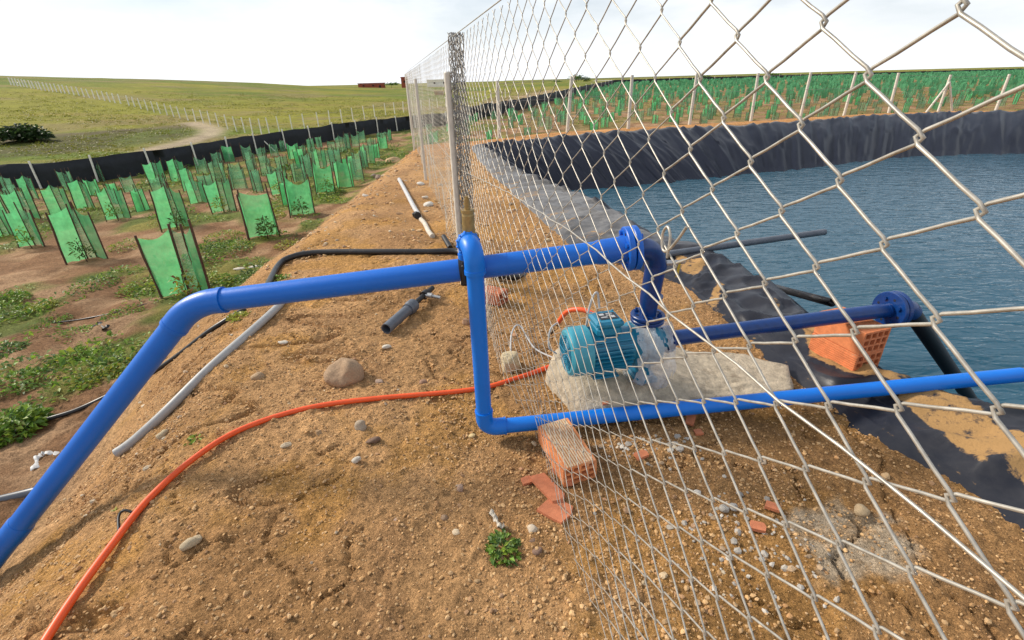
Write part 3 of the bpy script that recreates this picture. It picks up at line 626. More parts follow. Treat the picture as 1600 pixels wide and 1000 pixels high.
tp = Vector((ET.x + .05, ET.y, ET.z - .1)); mb = MB(); mb.tube([tp, tp + Vector((.03, 0, 0))], .014, 14); mb.tube([tp + Vector((.03, 0, 0)), tp + Vector((.075, 0, .004))], .009, 12); mb.lathe(tp + Vector((.045, 0, 0)), (1, 0, 0), [(0, .009), (0, .015), (.016, .015), (.016, .009)], 6); mb.tube([tp + Vector((.075, 0, .004)), tp + Vector((.095, 0, .006))], .013, 10); tap = part('drain_tap', mb, M['steel'], pump)
mb = MB(); mb.box(tp + Vector((.065, -.005, -.04)), (.014, .004, .075), Matrix.Rotation(.08, 3, 'Y'), .001); part('tap_handle', mb, M['yellow'], tap)
# suction line
sline = empty('blue_suction_pipe', (PB.x, PB.y, .33), 'dark blue steel pipe from the pump to the pond, resting on orange hollow bricks', 'pipe')
s0 = pl(.585, 0, 0)
mb = MB(); flange(mb, s0 + pd * .0, pd, .075, .016, .03, 8); flange(mb, s0 + pd * .018, pd, .075, .016, .03, 8); part('pump_flange', mb, [M['navy'], M['hole_shade']], sline)
mb = MB(); mb.tube([s0, PB - pd * .03], .0435, 30); part('pipe_run', mb, M['navy'], sline)
mb = MB(); mb.tube([PB - pd * .05, PB - pd * .044], .0475, 30); flange(mb, PB, pd, .112, .028, .03, 8); flange(mb, PB + pd * .034, pd, .112, .028, .03, 8); part('flange_pair', mb, [M['navy'], M['hole_shade']], sline)
PE = PB + pd * .12; sdn = Vector((.72, .3, -.62)).normalized()
mb = MB(); mb.tube([PB + pd * .03, PB + pd * .05, PB + pd * .09], [.1, .085, .056], 30); mb.tube(arc(PB + pd * .08, PE, PE + sdn * .07, 10), .055, 28); part('bend', mb, M['navy'], sline)
hose = empty('black_suction_hose', tuple(PE + sdn * .6), 'black pipe leaning from the blue flange down into the pond water', 'pipe')
mb = MB(); mb.tube([PE + sdn * .03, PE + sdn * .8, PE + sdn * 1.6, PE + sdn * 2.6], .047, 28); part('hose_run', mb, M['black_clean'], hose)
mb = MB(); mb.tube([PE + sdn * .02, PE + sdn * .06], .052, 28); part('hose_collar', mb, M['black'], hose)

# torn plastic film round the casing
V = []; F_ = []; nu, nv = 44, 22
for i in range(nu):
    for j in range(nv):
        a = R(72) + R(262) * i / (nu - 1) ; t = j / (nv - 1); x = .36 + .2 * t
        cr = float(fbm(np.array([a * 1.1]), np.array([t * 2.1]), 2.2, 4, 401)[0]) - .5
        r_ = .137 + .02 * math.sin(t * math.pi) + .085 * cr + .14 * max(0, -math.sin(a)) ** 2 * (.5 + .5 * t)
        V.append(pl(x + .02 * cr, math.cos(a) * r_, math.sin(a) * r_ - .012))
ed = lambda i, j: float(fbm(np.array([i * .23]), np.array([j * .3]), 1, 3, 407)[0]) > .69
F_ = [(i * nv + j, (i + 1) * nv + j, (i + 1) * nv + j + 1, i * nv + j + 1) for i in range(nu - 1) for j in range(nv - 1) if not ed(i, j)]
mb = MB(); mb.add(V, F_, True); solo('plastic_wrap', mb, M['film'], pl(OX, 0, -.17), 'torn clear plastic film wrapped round the teal pump casing', 'plastic film')

# ------------------------------------------------------------------ concrete slab
SP = [at(px, py, z=.075)[:2] for px, py in ((856, 578), (916, 641), (985, 636), (1090, 626), (1180, 613), (1246, 600), (1228, 566), (1170, 545), (1090, 545), (985, 540), (890, 548))]
SPc = np.mean(SP, axis=0); n = 22; V = []; F_ = []
SPf = []
for i in range(len(SP)):
    for t in np.arange(0, 1, .125): SPf.append(np.array(SP[i]) * (1 - t) + np.array(SP[(i + 1) % len(SP)]) * t)
m_ = len(SPf)
for k, (rs_, zz) in enumerate([(1.03, -.1), (1.01, .045), (1.0, .068)] + [(q, .075) for q in np.linspace(.97, .03, 26)]):
    for i, p in enumerate(SPf):
        nn = float(fbm(np.array([p[0] * rs_]), np.array([p[1] * rs_]), 7, 3, 421)[0]) - .5
        q = SPc + (p - SPc) * (rs_ + (.07 * nn if k < 4 else 0)); fall = smooth((q[0] - .75) / .8) * .03; hump = .105 * float(smooth((q[1] - 2.09 - .1 * (q[0] - .4)) / .17) * smooth((1.25 - q[0]) / .5) * (smooth((q[0] - .19) / .07)))
        V.append((q[0], q[1], zz - float(fall) + (hump if k > 2 else 0) + nn * (.03 if k < 3 else .014)))
for k in range(28): F_ += [(k * m_ + i, k * m_ + (i + 1) % m_, (k + 1) * m_ + (i + 1) % m_, (k + 1) * m_ + i) for i in range(m_)]
F_.append(tuple(28 * m_ + i for i in range(m_)))
mb = MB(); mb.add(V, F_, True); solo('concrete_slab', mb, M['concrete'], (SPc[0], SPc[1], 0), 'rough cracked concrete slab under the teal pump', 'slab')

# ------------------------------------------------------------------ hollow bricks
def brick(L, Wd, Hh, nc, nr, ribs=True):
    web = .011; wall = .013; mb = MB(); zc = lambda k, tot, nn: -tot / 2 + wall / 2 + k * (tot - wall) / nn
    for k in range(nc + 1):
        x = zc(k, Wd, nc); t = wall if k in (0, nc) else web; mb.box((x, 0, 0), (t, L, Hh - (0 if k in (0, nc) else .002)), None, .002 if k in (0, nc) else 0)
    for k in range(nr + 1):
        z = zc(k, Hh, nr); t = wall if k in (0, nr) else web
        for c_ in range(nc):
            xa = zc(c_, Wd, nc) + (wall if c_ == 0 else web) / 2 + .0002; xb = zc(c_ + 1, Wd, nc) - (wall if c_ + 1 == nc else web) / 2 - .0002
            mb.box(((xa + xb) / 2, 0, z), (xb - xa, L - .0015, t), None, 0)
    if ribs:
        for k in range(11):
            x = -Wd / 2 + .022 + k * (Wd - .044) / 10
            for s_ in (-1, 1): mb.box((x, 0, s_ * (Hh / 2 + .0008)), ((Wd - .044) / 10 * .6, L - .006, .008), None, .001, 2 if s_ > 0 else 0)
        for k in range(9):
            z = -Hh / 2 + .02 + k * (Hh - .04) / 8
            for s_ in (-1, 1): mb.box((s_ * (Wd / 2 + .0008), 0, z), (.007, L - .006, (Hh - .04) / 8 * .55), None, .001)
    mb.box((0, L * .18, 0), (Wd - .03, .004, Hh - .03), None, 0, 1)  # dark sheet set across the holes stands in for the shade inside
    return mb
def put_brick(mb, m, loc, rz, label, tilt=(0, 0)):
    o = bpy.data.objects.new('hollow_brick', mb.mesh('hollow_brick', [m, M['dark_open'], M['clay_top'] if m == M['brick_old'] else m])); o.location = loc; o.rotation_euler = (tilt[0], tilt[1], rz); col.objects.link(o); return tag(o, label, 'brick', 'hollow clay bricks')
bz = math.atan2(.1, .31)
cb = Vector((2.145, 2.44, 0)) + Vector((-.05, .155, 0)) + Vector((0, .0, 0))
put_brick(brick(.32, .205, .15, 4, 3), M['brick'], (cb.x, cb.y, .035 + .075), bz, 'lower of two stacked orange hollow bricks under the dark blue pipe')
put_brick(brick(.32, .2, .148, 4, 3, False), M['brick'], (cb.x + .004, cb.y + .004, .035 + .152 + .074), bz - .015, 'smooth orange hollow brick on top of the stack, carrying the dark blue pipe')
cl = Vector((.2945, 1.661, 0)) + Vector((-.046, .155, 0))
put_brick(brick(.32, .165, .115, 4, 3), M['brick_old'], (cl.x, cl.y, .06), math.atan2(.10, .31), 'weathered pale hollow brick with grooved top on the ground by the lower blue pipe', (R(1.5), R(-3)))
put_brick(brick(.2, .15, .11, 3, 2), M['shard'], (hit(772, 472)[0], hit(772, 472)[1], .05), R(60), 'half hidden dull red hollow brick behind the chain link fence, right of the upright pipe', (0, R(4)))

def shard(px, py, size, rz, label, th=.014, tilt=0, z=None):
    p = hit(px, py) if z is None else at(px, py, z=z); L, Wd = size; n_ = 7; V = []
    P = [(math.cos(2 * math.pi * k / n_ + .4) * L * .62 * random.uniform(.72, 1.1), math.sin(2 * math.pi * k / n_ + .4) * Wd * .62 * random.uniform(.72, 1.1)) for k in range(n_)]
    if L / Wd > 1.15: P = [(-L / 2, -Wd * .5), (0, -Wd * .5), (L * .48, -Wd * .48), (L * .56, Wd * .1), (L * .44, Wd * .5), (0, Wd * .5), (-L * .42, Wd * .5)]
    else: P = [(-L * .5, -Wd * .5), (L * .1, -Wd * .52), (L * .5, -Wd * .45), (L * .46, 0), (L * .52, Wd * .48), (0, Wd * .5), (-L * .46, Wd * .4)]
    V = [(x, y, -th / 2) for x, y in P] + [(x * .97, y * .97, th / 2) for x, y in P]
    F_ = [tuple(range(n_ - 1, -1, -1)), tuple(range(n_, 2 * n_))] + [(k, (k + 1) % n_, n_ + (k + 1) % n_, n_ + k) for k in range(n_)]
    mb = MB(); mb.add(V, F_); o = bpy.data.objects.new('brick_shard', mb.mesh('brick_shard', M['shard'])); o.location = (p[0], p[1], p[2] + th * .5 + .012 + abs(tilt) * L * .35); o.rotation_euler = (0, -tilt, rz); col.objects.link(o)
    tag(o, label, 'brick shard', 'broken brick shards')
shard(855, 768, (.21, .075), R(-62), 'long orange brick shard lying beside the weathered hollow brick', .016, .12)
shard(868, 801, (.13, .11), R(-38), 'broad orange brick shard nearest the camera, below the long shard')
shard(823, 756, (.05, .045), R(20), 'small orange brick shard left of the long shard')
shard(878, 752, (.14, .03), R(-60), 'narrow dark shard tucked against the side of the weathered hollow brick', .02, .15)
shard(1001, 716, (.07, .045), R(25), 'flat pinkish shard on bare soil right of the weathered hollow brick')
shard(1090, 680, (.045, .04), R(5), 'small square pink shard just below the lower blue pipe', .012)
shard(1078, 662, (.075, .045), R(60), 'reddish shard half under the lower blue pipe', .014, .2)
shard(1205, 797, (.06, .04), R(-30), 'pink shard on gravel beside the cement stain, upper of two')
shard(1182, 828, (.06, .045), R(-20), 'pink shard on gravel near the bottom, lower of two')
shard(1064, 622, (.07, .05), R(-50), 'red shard leaning on the edge of the concrete slab', .014, .3)
shard(1035, 633, (.1, .03), R(5), 'thin dark red shard between the slab and the lower blue pipe', .012)
shard(946, 602, (.05, .035), R(70), 'bright orange shard on the slab under the motor', .02, .4, .09)
shard(945, 634, (.035, .025), R(10), 'tiny orange chip on the front edge of the slab', .012, 0, .075)

# ------------------------------------------------------------------ pipes, hoses and cables on the ground
def ground_line(pix, r, sink=.15, sub=10, extra=0):
    P = [hit(*p) for p in pix]; P = bez(P, sub); out = []
    for p in P: out.append((p.x, p.y, gz(p.x, p.y) + r * (1 - sink) + extra))
    z = np.array([q[2] for q in out]); z2 = np.convolve(np.pad(z, 4, mode='edge'), np.ones(9) / 9, 'valid'); z = np.maximum(z2, z - .01)
    return [(q[0], q[1], zz) for q, zz in zip(out, z)]
def line_thing(name, pts, r, m, label, cat, group=None, seg=16):
    mb = MB(); mb.tube(pts, r, seg); return solo(name, mb, m, pts[len(pts) // 2], label, cat, group)
line_thing('orange_conduit', ground_line([(10, 1120), (50, 1050), (108, 955), (172, 866), (230, 790), (300, 725), (380, 676), (480, 643), (600, 626), (740, 613), (800, 598), (866, 575)], .0155, -.25), .0155, M['orange'], 'bright orange corrugated conduit curving over the dirt to the pump', 'conduit')
bp_ = ground_line([(415, 462), (425, 440), (436, 420), (452, 408), (500, 399), (600, 398), (720, 399), (860, 402), (1000, 396)], .034, .1)
bp_ += [tuple(Vector((1.64, 4.80, .06))), (2.02, 4.6, .05), (2.3, 4.3, -.02), (2.55, 4.02, -.1)]
line_thing('black_water_pipe', bez(bp_[::4] + [bp_[-1]], 5), .032, M['black'], 'black polyethylene pipe crossing the path behind the blue pipe and reaching over the pond', 'pipe')
line_thing('grey_pipe', ground_line([(444, 470), (436, 484), (380, 535), (330, 580), (260, 650), (187, 718)], .032, .2), .03, M['grey_pvc'], 'straight pale grey pipe lying down the flank of the bank', 'pipe')
gc = [(1.3, 4.5, .07), (1.571, 4.59, .09), (2.434, 4.78, .12), (3.42, 5.03, .14)]
gcp = line_thing('grey_conduit', gc, .034, M['dgrey_pvc'], 'dark grey pipe sticking out over the water above the black pipe', 'pipe', None, 20)
line_thing('grey_hose', ground_line([(-60, 800), (0, 786), (50, 775), (70, 768)], .03, .2), .03, M['dgrey_pvc'], 'short grey hose end emerging from under the blue pipe at lower left', 'hose')
line_thing('black_drip_line', ground_line([(20, 680), (60, 664), (110, 648), (170, 622), (240, 585), (300, 540), (345, 508), (385, 485)], .019, .2), .019, M['black'], 'thin black drip hose running along the foot of the bank', 'hose')
line_thing('drip_line', ground_line([(-30, 520), (0, 516), (60, 508), (130, 500), (180, 490), (240, 473), (270, 465)], .009, .2), .009, M['black'], 'thin dark drip tube lying across the planted field', 'hose')
wpp = ground_line([(624, 283), (636, 305), (648, 328), (656, 342)], .034, .1)
lw = empty('white_pipe', wpp[len(wpp) // 2], 'white plastic pipe lying on the path beside the fence', 'pipe')
mb = MB(); mb.tube(wpp, .034, 18); part('pipe_run', mb, M['white_plastic'], lw)
e = Vector(wpp[-1]); mb = MB(); mb.tube([e + Vector((-.06, .06, .01)), e + Vector((-.02, -.02, .02))], .05, 12); mb.box(e + Vector((-.05, .02, .03)), (.1, .06, .05), Matrix.Rotation(.5, 3, 'Z'), .01); part('black_coupling', mb, M['black_clean'], lw)
line_thing('pale_rag', ground_line([(658, 345), (664, 352), (670, 364), (676, 372)], .03, .4), .03, M['rag'], 'pale dirty rag twisted on the ground below the white pipe', 'rag')
line_thing('black_pipe_stub', [tuple(hit(694, 378) + np.array([0, 0, .06])), tuple(hit(704, 392) + np.array([0, 0, .03]))], .03, M['black_clean'], 'short black pipe stub at the foot of the mesh left of the valve', 'pipe')
line_thing('white_cable', bez([hit(798, 566) + np.array([0, 0, .02]), hit(800, 545) + np.array([0, 0, .12]), hit(812, 532) + np.array([0, 0, .12]), hit(835, 552) + np.array([0, 0, .04]), hit(868, 570) + np.array([0, 0, .04])], 8), .006, M['white_plastic'], 'loose whitish cable looping on the soil left of the motor', 'cable', None, 8)
oc = bez([pl(.04, .26, .05), pl(.08, .22, .13), pl(.14, .16, .16), pl(.2, .1, .15)], 8)
line_thing('orange_conduit_end', oc, .014, M['orange'], 'short orange conduit arching behind the motor into its terminal box', 'conduit')
line_thing('thin_white_cable', bez([pl(.04, .26, .05), pl(-.02, .22, .03), pl(-.04, .18, -.06), pl(.0, .16, -.1)], 8), .005, M['white_plastic'], 'thin white cable hanging from the orange conduit end behind the motor', 'cable', None, 8)
line_thing('white_tie', bez([pl(.14, .08, .1), pl(.15, .08, .2), pl(.17, .075, .28), pl(.19, .07, .29), pl(.205, .07, .2)], 6), .006, M['white_plastic'], 'white strap loop standing up behind the terminal box', 'strap', None, 8)
# dismantled fitting on the path
f0 = Vector(hit(605, 524)) + Vector((0, 0, .05)); f1_ = Vector(hit(680, 456)) + Vector((0, 0, .05)); fd_ = (f1_ - f0); fl_ = fd_.length; fd_.normalize()
fit = empty('pipe_fitting', ((f0.x + f1_.x) / 2, (f0.y + f1_.y) / 2, gz((f0.x + f1_.x) / 2, (f0.y + f1_.y) / 2)), 'loose black pipe fitting with grey nut lying on the path', 'pipe fitting')
q = lambda t: f0 + fd_ * fl_ * t
mb = MB(); mb.tube([q(0), q(.42)], .042, 28, False); mb.tube([q(.2), q(.0)], .035, 28, False); mb.lathe(f0, fd_, [(0, .035), (0, .042)], 28); mb.lathe(q(.2), -fd_, [(0, .035), (0, 0)], 28, False, 1); part('wide_sleeve', mb, [M['dgrey_pvc'], M['hole_shade']], fit)  # bore is stopped by a dark disc painted as inner shade
mb = MB(); mb.lathe(q(.4), fd_, [(0, .03), (0, .05), (.03, .05), (.045, .056), (.1, .054), (.1, .03)], 16); part('grey_nut', mb, M['dgrey_pvc'], fit)
mb = MB(); mb.tube([q(.48), q(.95)], .022, 20); mb.lathe(q(.74), fd_, [(0, .022), (0, .038), (.06, .038), (.06, .022)], 12); part('thin_stem', mb, M['black_clean'], fit)
sd_ = fd_.cross(UPV).normalized(); mb = MB(); mb.tube([q(.76), q(.76) + sd_ * .075], .024, 16); mb.tube([q(.76) + sd_ * .07, q(.76) + sd_ * .15 - UPV * .01], .014, 14); part('metal_tap', mb, M['steel'], fit)
# ------------------------------------------------------------------ stones and gravel
def stone_mesh(seed, sub=3, sq=(1, .85, .7), colr=(.42, .3, .19)):
    import bmesh
    bm = bmesh.new(); bmesh.ops.create_icosphere(bm, subdivisions=sub, radius=1); V = np.array([v.co[:] for v in bm.verts]); F_ = [tuple(v.index for v in f.verts) for f in bm.faces]; bm.free()
    r_ = np.random.default_rng(seed); k = 1 + .22 * (fbm(V[:, 0] + seed * 3.1, V[:, 1] + V[:, 2] * .7, 1.1, 3, seed) - .5) * 2 + .1 * (fbm(V[:, 2] + seed, V[:, 0] - V[:, 1], 2.7, 2, seed + 5) - .5)
    for _ in range(4):                               # flat broken faces
        d = r_.normal(size=3); d /= np.linalg.norm(d); h = r_.uniform(.62, .85); t = V @ d; k = np.where(t > h, k * h / np.maximum(t, .01), k)
    V = V * k[:, None] * np.array(sq)
    mb = MB(); mb.v = [tuple(v) for v in V]; mb.f = F_; mb.sm = [True] * len(F_); mb.mi = [0] * len(F_); mb.c = [colr] * len(V); return mb
def stone(px, py, dpx, label, colr, sq=(1, .85, .7), rz=0, name='stone', z=None):
    p = hit(px, py); dep = float((p - np.array([0, 0, EYE])) @ CW[:, 2]); r_ = dpx * dep / FPX / 2
    o = bpy.data.objects.new(name, stone_mesh(int(px + py), 4 if dpx > 35 else 3, sq, colr).mesh(name, M['stone'])); o.scale = (r_,) * 3
    o.location = (p[0], p[1], p[2] + r_ * sq[2] * .35); o.rotation_euler = (random.uniform(-.2, .2), random.uniform(-.2, .2), rz); col.objects.link(o)
    return tag(o, label, 'stone', 'stones on the bank')
TAN, PALE, GREY, BRN, ROSE = (.42, .29, .17), (.6, .48, .33), (.42, .33, .235), (.2, .125, .085), (.44, .3, .22)
stone(540, 592, 56, 'big rounded tan boulder lying alone on the dirt, largest stone of all', (.40, .27, .165), (1, .9, .85), .4)
stone(797, 577, 44, 'pale knobbly stone behind the fence, just right of the upright blue pipe', (.55, .45, .28), (.7, .8, 1.1))
stone(564, 668, 22, 'smooth round grey brown stone just below the orange conduit', GREY, (.95, .9, .8))
stone(583, 690, 25, 'flat dark brown stone below the smooth round one', BRN, (1, .6, .4), .5)
stone(301, 850, 34, 'pale flat stone near the lower left, right of the orange conduit', (.5, .4, .26), (1, .62, .5), .6)
stone(255, 682, 22, 'oval cream stone beside the grey pipe', (.52, .42, .27), (.9, .7, .7), .8)
stone(447, 697, 18, 'small whitish flake stone left of the smooth round stone', PALE, (1, .55, .4), .7)
stone(404, 593, 22, 'rounded tan stone right of the grey pipe, above the conduit', TAN, (.95, .8, .7), .7)
stone(443, 536, 15, 'white angular chip on the path below the blue pipe, left side', (.66, .6, .5), (1, .6, .4))
stone(605, 544, 16, 'white chip right in front of the loose pipe fitting', (.66, .6, .5), (1, .6, .45), .3)
stone(720, 768, 20, 'long tan stone standing on its end below the lower blue elbow', ROSE, (.5, .6, 1.1), .3)
stone(713, 833, 16, 'whitish oval stone near the bottom, left of the green weed', PALE, (1, .75, .5), -.3)
stone(832, 830, 18, 'round cream stone below the broad brick shard', (.6, .5, .38), (.95, .9, .9))
stone(833, 847, 13, 'small brown stone under the round cream stone', BRN, (1, .8, .7))
stone(840, 862, 17, 'dark reddish stone lowest beside the green weed', (.24, .15, .11), (1, .8, .6))
stone(622, 817, 22, 'dusty rose stone half buried in the middle of the dirt', ROSE, (.8, 1, .3))
stone(558, 721, 15, 'small white stone below the dark brown flat one', (.62, .56, .47), (1, .8, .6))
stone(738, 683, 13, 'small yellowish stone at the foot of the lower blue elbow', (.62, .47, .24), (1, .8, .5))
stone(1344, 801, 24, 'round tan cobble on the cement stain at lower right', (.5, .37, .22), (1, .85, .7))
stone(1131, 798, 16, 'angular grey stone among gravel under the fence, left of a pair', (.44, .41, .36), (1, .9, .7))
stone(1146, 794, 14, 'smaller grey stone, right of a pair under the fence', (.4, .38, .35), (1, .9, .7))
stone(616, 254, 26, 'tan clod at the crest of the path far back', (.5, .34, .18), (1, .8, .5))
stone(584, 277, 10, 'rounded grey cobble far up the path, left of two', (.36, .29, .23), (1, .8, .7))
stone(592, 279, 12, 'rounded brown cobble far up the path, right of two', (.3, .22, .17), (1, .8, .7))
stone(572, 307, 11, 'white stone on the upper path left of the white pipe', (.66, .6, .52), (1, .8, .5))
stone(657, 289, 14, 'white chunk of rubble right of the white pipe tip', (.7, .66, .58), (1, .9, .5))
stone(670, 322, 17, 'large whitish lump of rubble at the foot of the fence', (.7, .66, .58), (1, .7, .5))
stone(664, 310, 11, 'smaller whitish lump of rubble above the large one', (.66, .6, .5), (1, .7, .5))
stone(374, 421, 20, 'flat white slab of plaster on the flank, left of two', (.66, .6, .5), (1, .55, .25), .4)
stone(396, 419, 20, 'flat white slab of plaster on the flank, right of two', (.68, .62, .52), (1, .5, .25), .5)
stone(723, 590, 15, 'brown stone touching the upright blue pipe on its left', (.4, .25, .15), (1, .8, .7)) if False else None
stone(728, 505, 17, 'reddish brown stone left of the upright blue pipe', (.38, .23, .14), (1, .85, .7))
stone(662, 600, 13, 'reddish round pebble above the orange conduit', (.34, .2, .13), (1, .85, .7))
stone(592, 598, 13, 'pale pinkish pebble right of the big boulder', (.48, .34, .25), (1, .8, .6))
stone(695, 812, 13, 'brown round pebble left of the whitish oval stone', (.36, .24, .15), (1, .85, .8))

import bmesh as _bm
def ico(sub):
    b = _bm.new(); _bm.ops.create_icosphere(b, subdivisions=sub, radius=1); V = np.array([v.co[:] for v in b.verts]); F_ = np.array([[v.index for v in f.verts] for f in b.faces]); b.free(); return V, F_
def scatter_stones(name, n, sub, region, size, pal, flat=(.45, .8), sink=.3, density=None, floor=.05):
    x = rng.uniform(region[0], region[1], n); y = rng.uniform(region[2], region[3], n)
    xc_ = -1.55 - .75 * smooth((y - 1.4) / 3.6); keep = (sdist(x, y, RIM) > .01) & (x > xc_ - 1.35) & (rng.uniform(0, 1, n) < np.clip(.2 + 3.2 * (fbm(x, y, 1.9, 4, 501) - .42), floor, 1))
    if density is not None: keep &= rng.uniform(0, 1, n) < density(x, y)
    x, y = x[keep], y[keep]; n = len(x); z = hz(x, y)
    V0, F0 = ico(sub); s = size(n); jit = rng.uniform(.68, 1.18, (n, len(V0), 1)); sx = rng.uniform(.75, 1.35, n); sz = rng.uniform(*flat, n); a = rng.uniform(0, 6.28, n)
    # sit on the same rough surface as the ground sheet
    r_ = np.hypot(x, y); nr = np.clip(1.6 - r_ / 6, 0, 1)
    z = z + nr * ((fbm(x, y, 3.2, 3, 51) - .5) * .05 + np.clip(fbm(x, y, 14, 3, 61, .6) - .52, 0, 1) ** 1.2 * CL + (fbm(x, y, 38, 2, 71) - .5) * .017)
    P = V0[None] * jit * s[:, None, None]; P[:, :, 0] *= sx[:, None]; P[:, :, 2] *= sz[:, None]
    ca, sa = np.cos(a)[:, None], np.sin(a)[:, None]; tl = rng.normal(0, .25, n)[:, None]
    X_ = P[:, :, 0] * ca - P[:, :, 1] * sa; Y_ = P[:, :, 0] * sa + P[:, :, 1] * ca; Z_ = P[:, :, 2] + X_ * tl
    V = np.stack([X_ + x[:, None], Y_ + y[:, None], Z_ + (z + s * sz * (1 - 2 * sink) * .6)[:, None]], -1).reshape(-1, 3)
    F_ = (F0[None] + (np.arange(n) * len(V0))[:, None, None]).reshape(-1, 3)
    pal = np.array(pal); c = pal[rng.integers(0, len(pal), n)] * rng.uniform(.75, 1.2, (n, 1)); c = np.repeat(c, len(V0), axis=0)
    return V, F_, c
PAL = [(.56, .34, .15), (.52, .3, .125), (.48, .27, .11), (.6, .38, .18), (.44, .24, .1), (.54, .34, .16), (.52, .33, .16), (.38, .22, .11), (.5, .32, .16)]
PAL2 = [(.55, .42, .26), (.5, .33, .17), (.46, .29, .15), (.34, .21, .12), (.6, .5, .36), (.44, .34, .24), (.4, .22, .12)]
A1 = scatter_stones('g', 100000, 1, (-2.9, 2.2, .5, 4.4), lambda n: np.clip(rng.lognormal(math.log(.0036), .5, n), .0018, .011), PAL, (.5, .85), .25, None, .4)
A2 = scatter_stones('g', 800, 2, (-3.0, 2.3, .45, 5.5), lambda n: np.clip(rng.lognormal(math.log(.0085), .4, n), .005, .022), PAL2, (.4, .75))
A3 = scatter_stones('g', 9000, 1, (-3.6, 1.6, 4.4, 15), lambda n: np.clip(rng.lognormal(math.log(.013), .5, n), .006, .05), PAL + PAL2, (.35, .7))
A4 = scatter_stones('g', 2600, 1, (.15, 1.3, .7, 2.0), lambda n: np.clip(rng.lognormal(math.log(.009), .4, n), .005, .02), [(.42, .38, .32), (.36, .33, .29), (.5, .46, .4), (.4, .28, .17)], (.5, .8), .3,
                    lambda x, y: np.exp(-(((x - 1.05) / .28) ** 2 + ((y - 1.25) / .22) ** 2)) + .7 * np.exp(-(((x - .75) / .3) ** 2 + ((y - 1.9) / .09) ** 2)))
Vs, Fs, Cs = [], [], []; off = 0
for V, F_, c in (A1, A2, A3, A4): Vs.append(V); Fs.append(F_ + off); Cs.append(c); off += len(V)
np_object('gravel', np.concatenate(Vs), np.concatenate(Fs), M['stone'], 'stuff', False, np.concatenate(Cs))

# ------------------------------------------------------------------ weeds
def clump_arrays(r_, nleaf, R_, Hh, ll, lw, hue):
    # leaves on short stems: bent two-segment blades
    a = r_.uniform(0, 2 * np.pi, nleaf); rad = R_ * np.sqrt(r_.uniform(0, 1, nleaf)); up = Hh * (1 - (rad / R_) ** 2 * .75) * r_.uniform(.15, 1, nleaf)
    c = np.stack([rad * np.cos(a), rad * np.sin(a), up], 1); b = a + r_.normal(0, .9, nleaf); el = r_.uniform(-.25, 1.0, nleaf); L_ = ll * r_.uniform(.6, 1.3, nleaf); W_ = lw * r_.uniform(.7, 1.3, nleaf)
    d = np.stack([np.cos(b) * np.cos(el), np.sin(b) * np.cos(el), np.sin(el)], 1); sd = np.stack([-np.sin(b), np.cos(b), r_.normal(0, .35, nleaf)], 1)
    p0 = c; p1 = c + d * (L_ * .5)[:, None]; d2 = d.copy(); d2[:, 2] -= .55; p2 = p1 + d2 * (L_ * .5)[:, None]
    V = np.stack([p0, p1 - sd * W_[:, None] / 2, p2, p1 + sd * W_[:, None] / 2], 1).reshape(-1, 3); V[:, 2] = np.maximum(V[:, 2], .003)
    F_ = np.arange(nleaf * 4).reshape(-1, 4); base = np.array(hue)[r_.integers(0, len(hue), nleaf)] * r_.uniform(.65, 1.25, (nleaf, 1))
    return V, F_, np.repeat(base, 4, axis=0)
GH = [(.17, .31, .035), (.22, .35, .04), (.11, .22, .03), (.28, .38, .045)]; YH = [(.36, .38, .045), (.28, .34, .045), (.42, .4, .055)]; DH = [(.07, .14, .03), (.1, .19, .035), (.15, .24, .04)]
def weed(px, py, wpx, label, hue=GH, hgt=.55, n=320, leaf=.05, name='weed_clump', cat='weed', grp='weed clumps in the field'):
    p = hit(px, py); dep = float((p - np.array([0, 0, EYE])) @ CW[:, 2]); R_ = wpx * .8 * dep / FPX / 2
    V, F_, c = clump_arrays(np.random.default_rng(int(px * 3 + py)), n, R_, R_ * hgt, leaf, leaf * .45, hue)
    # spread ragged: stretch some leaves outward
    k = 1 + .2 * (fbm(V[:, 0] * 1., V[:, 1] * 1., 3 / R_ * .4, 2, int(px)) - .4); V[:, :2] *= k[:, None]
    o = np_object(name, V + np.array([p[0], p[1], p[2] - .01]), F_, M['leaf'], None, False, c, 'Col', (p[0], p[1], p[2])); return tag(o, label, cat, grp)
weed(22, 672, 105, 'big lush leafy weed bush at the left edge beside the drip hose', GH, .75, 700, .075)
weed(160, 592, 85, 'bright weed clump against the left side of the sloping blue pipe', GH + YH, .5, 420, .05)
weed(112, 558, 66, 'dark green weed clump left of the sloping blue pipe, above the drip hose', GH, .4, 360, .045)
weed(30, 600, 95, 'wide green weed patch at the left edge above the lush bush', GH, .4, 420, .05)
weed(16, 550, 60, 'dark weed clump at the left edge below the drip tube', DH, .5, 340, .05)
weed(120, 525, 90, 'long weed patch following the drip tube', GH, .3, 380, .04)
weed(196, 490, 70, 'weed clump on the drip tube left of the blue bend', GH, .3, 300, .04)
weed(228, 452, 80, 'bright yellow green weed clump left of the nearest tree guard', YH + GH, .5, 430, .05)
weed(150, 448, 80, 'tall scraggly weed clump below the broad tree guard', DH + GH, .55, 420, .05)
weed(15, 470, 62, 'lush weed clump at the left edge above the drip tube', GH, .6, 380, .055)
weed(66, 480, 50, 'thin pale weed clump right of the lush edge clump', YH, .4, 220, .045)
weed(330, 446, 85, 'leafy weed bush at the foot of the nearest tree guard', YH + GH, .6, 480, .055)
weed(362, 392, 85, 'dense dark weed clump between two tree guards above the blue pipe', DH + GH, .5, 520, .055)
weed(350, 372, 70, 'yellow green weeds behind the dense dark clump', YH + GH, .4, 360, .05)
weed(452, 385, 50, 'small yellow weed tuft at the crest beside the dark sapling guard', YH, .5, 260, .05)
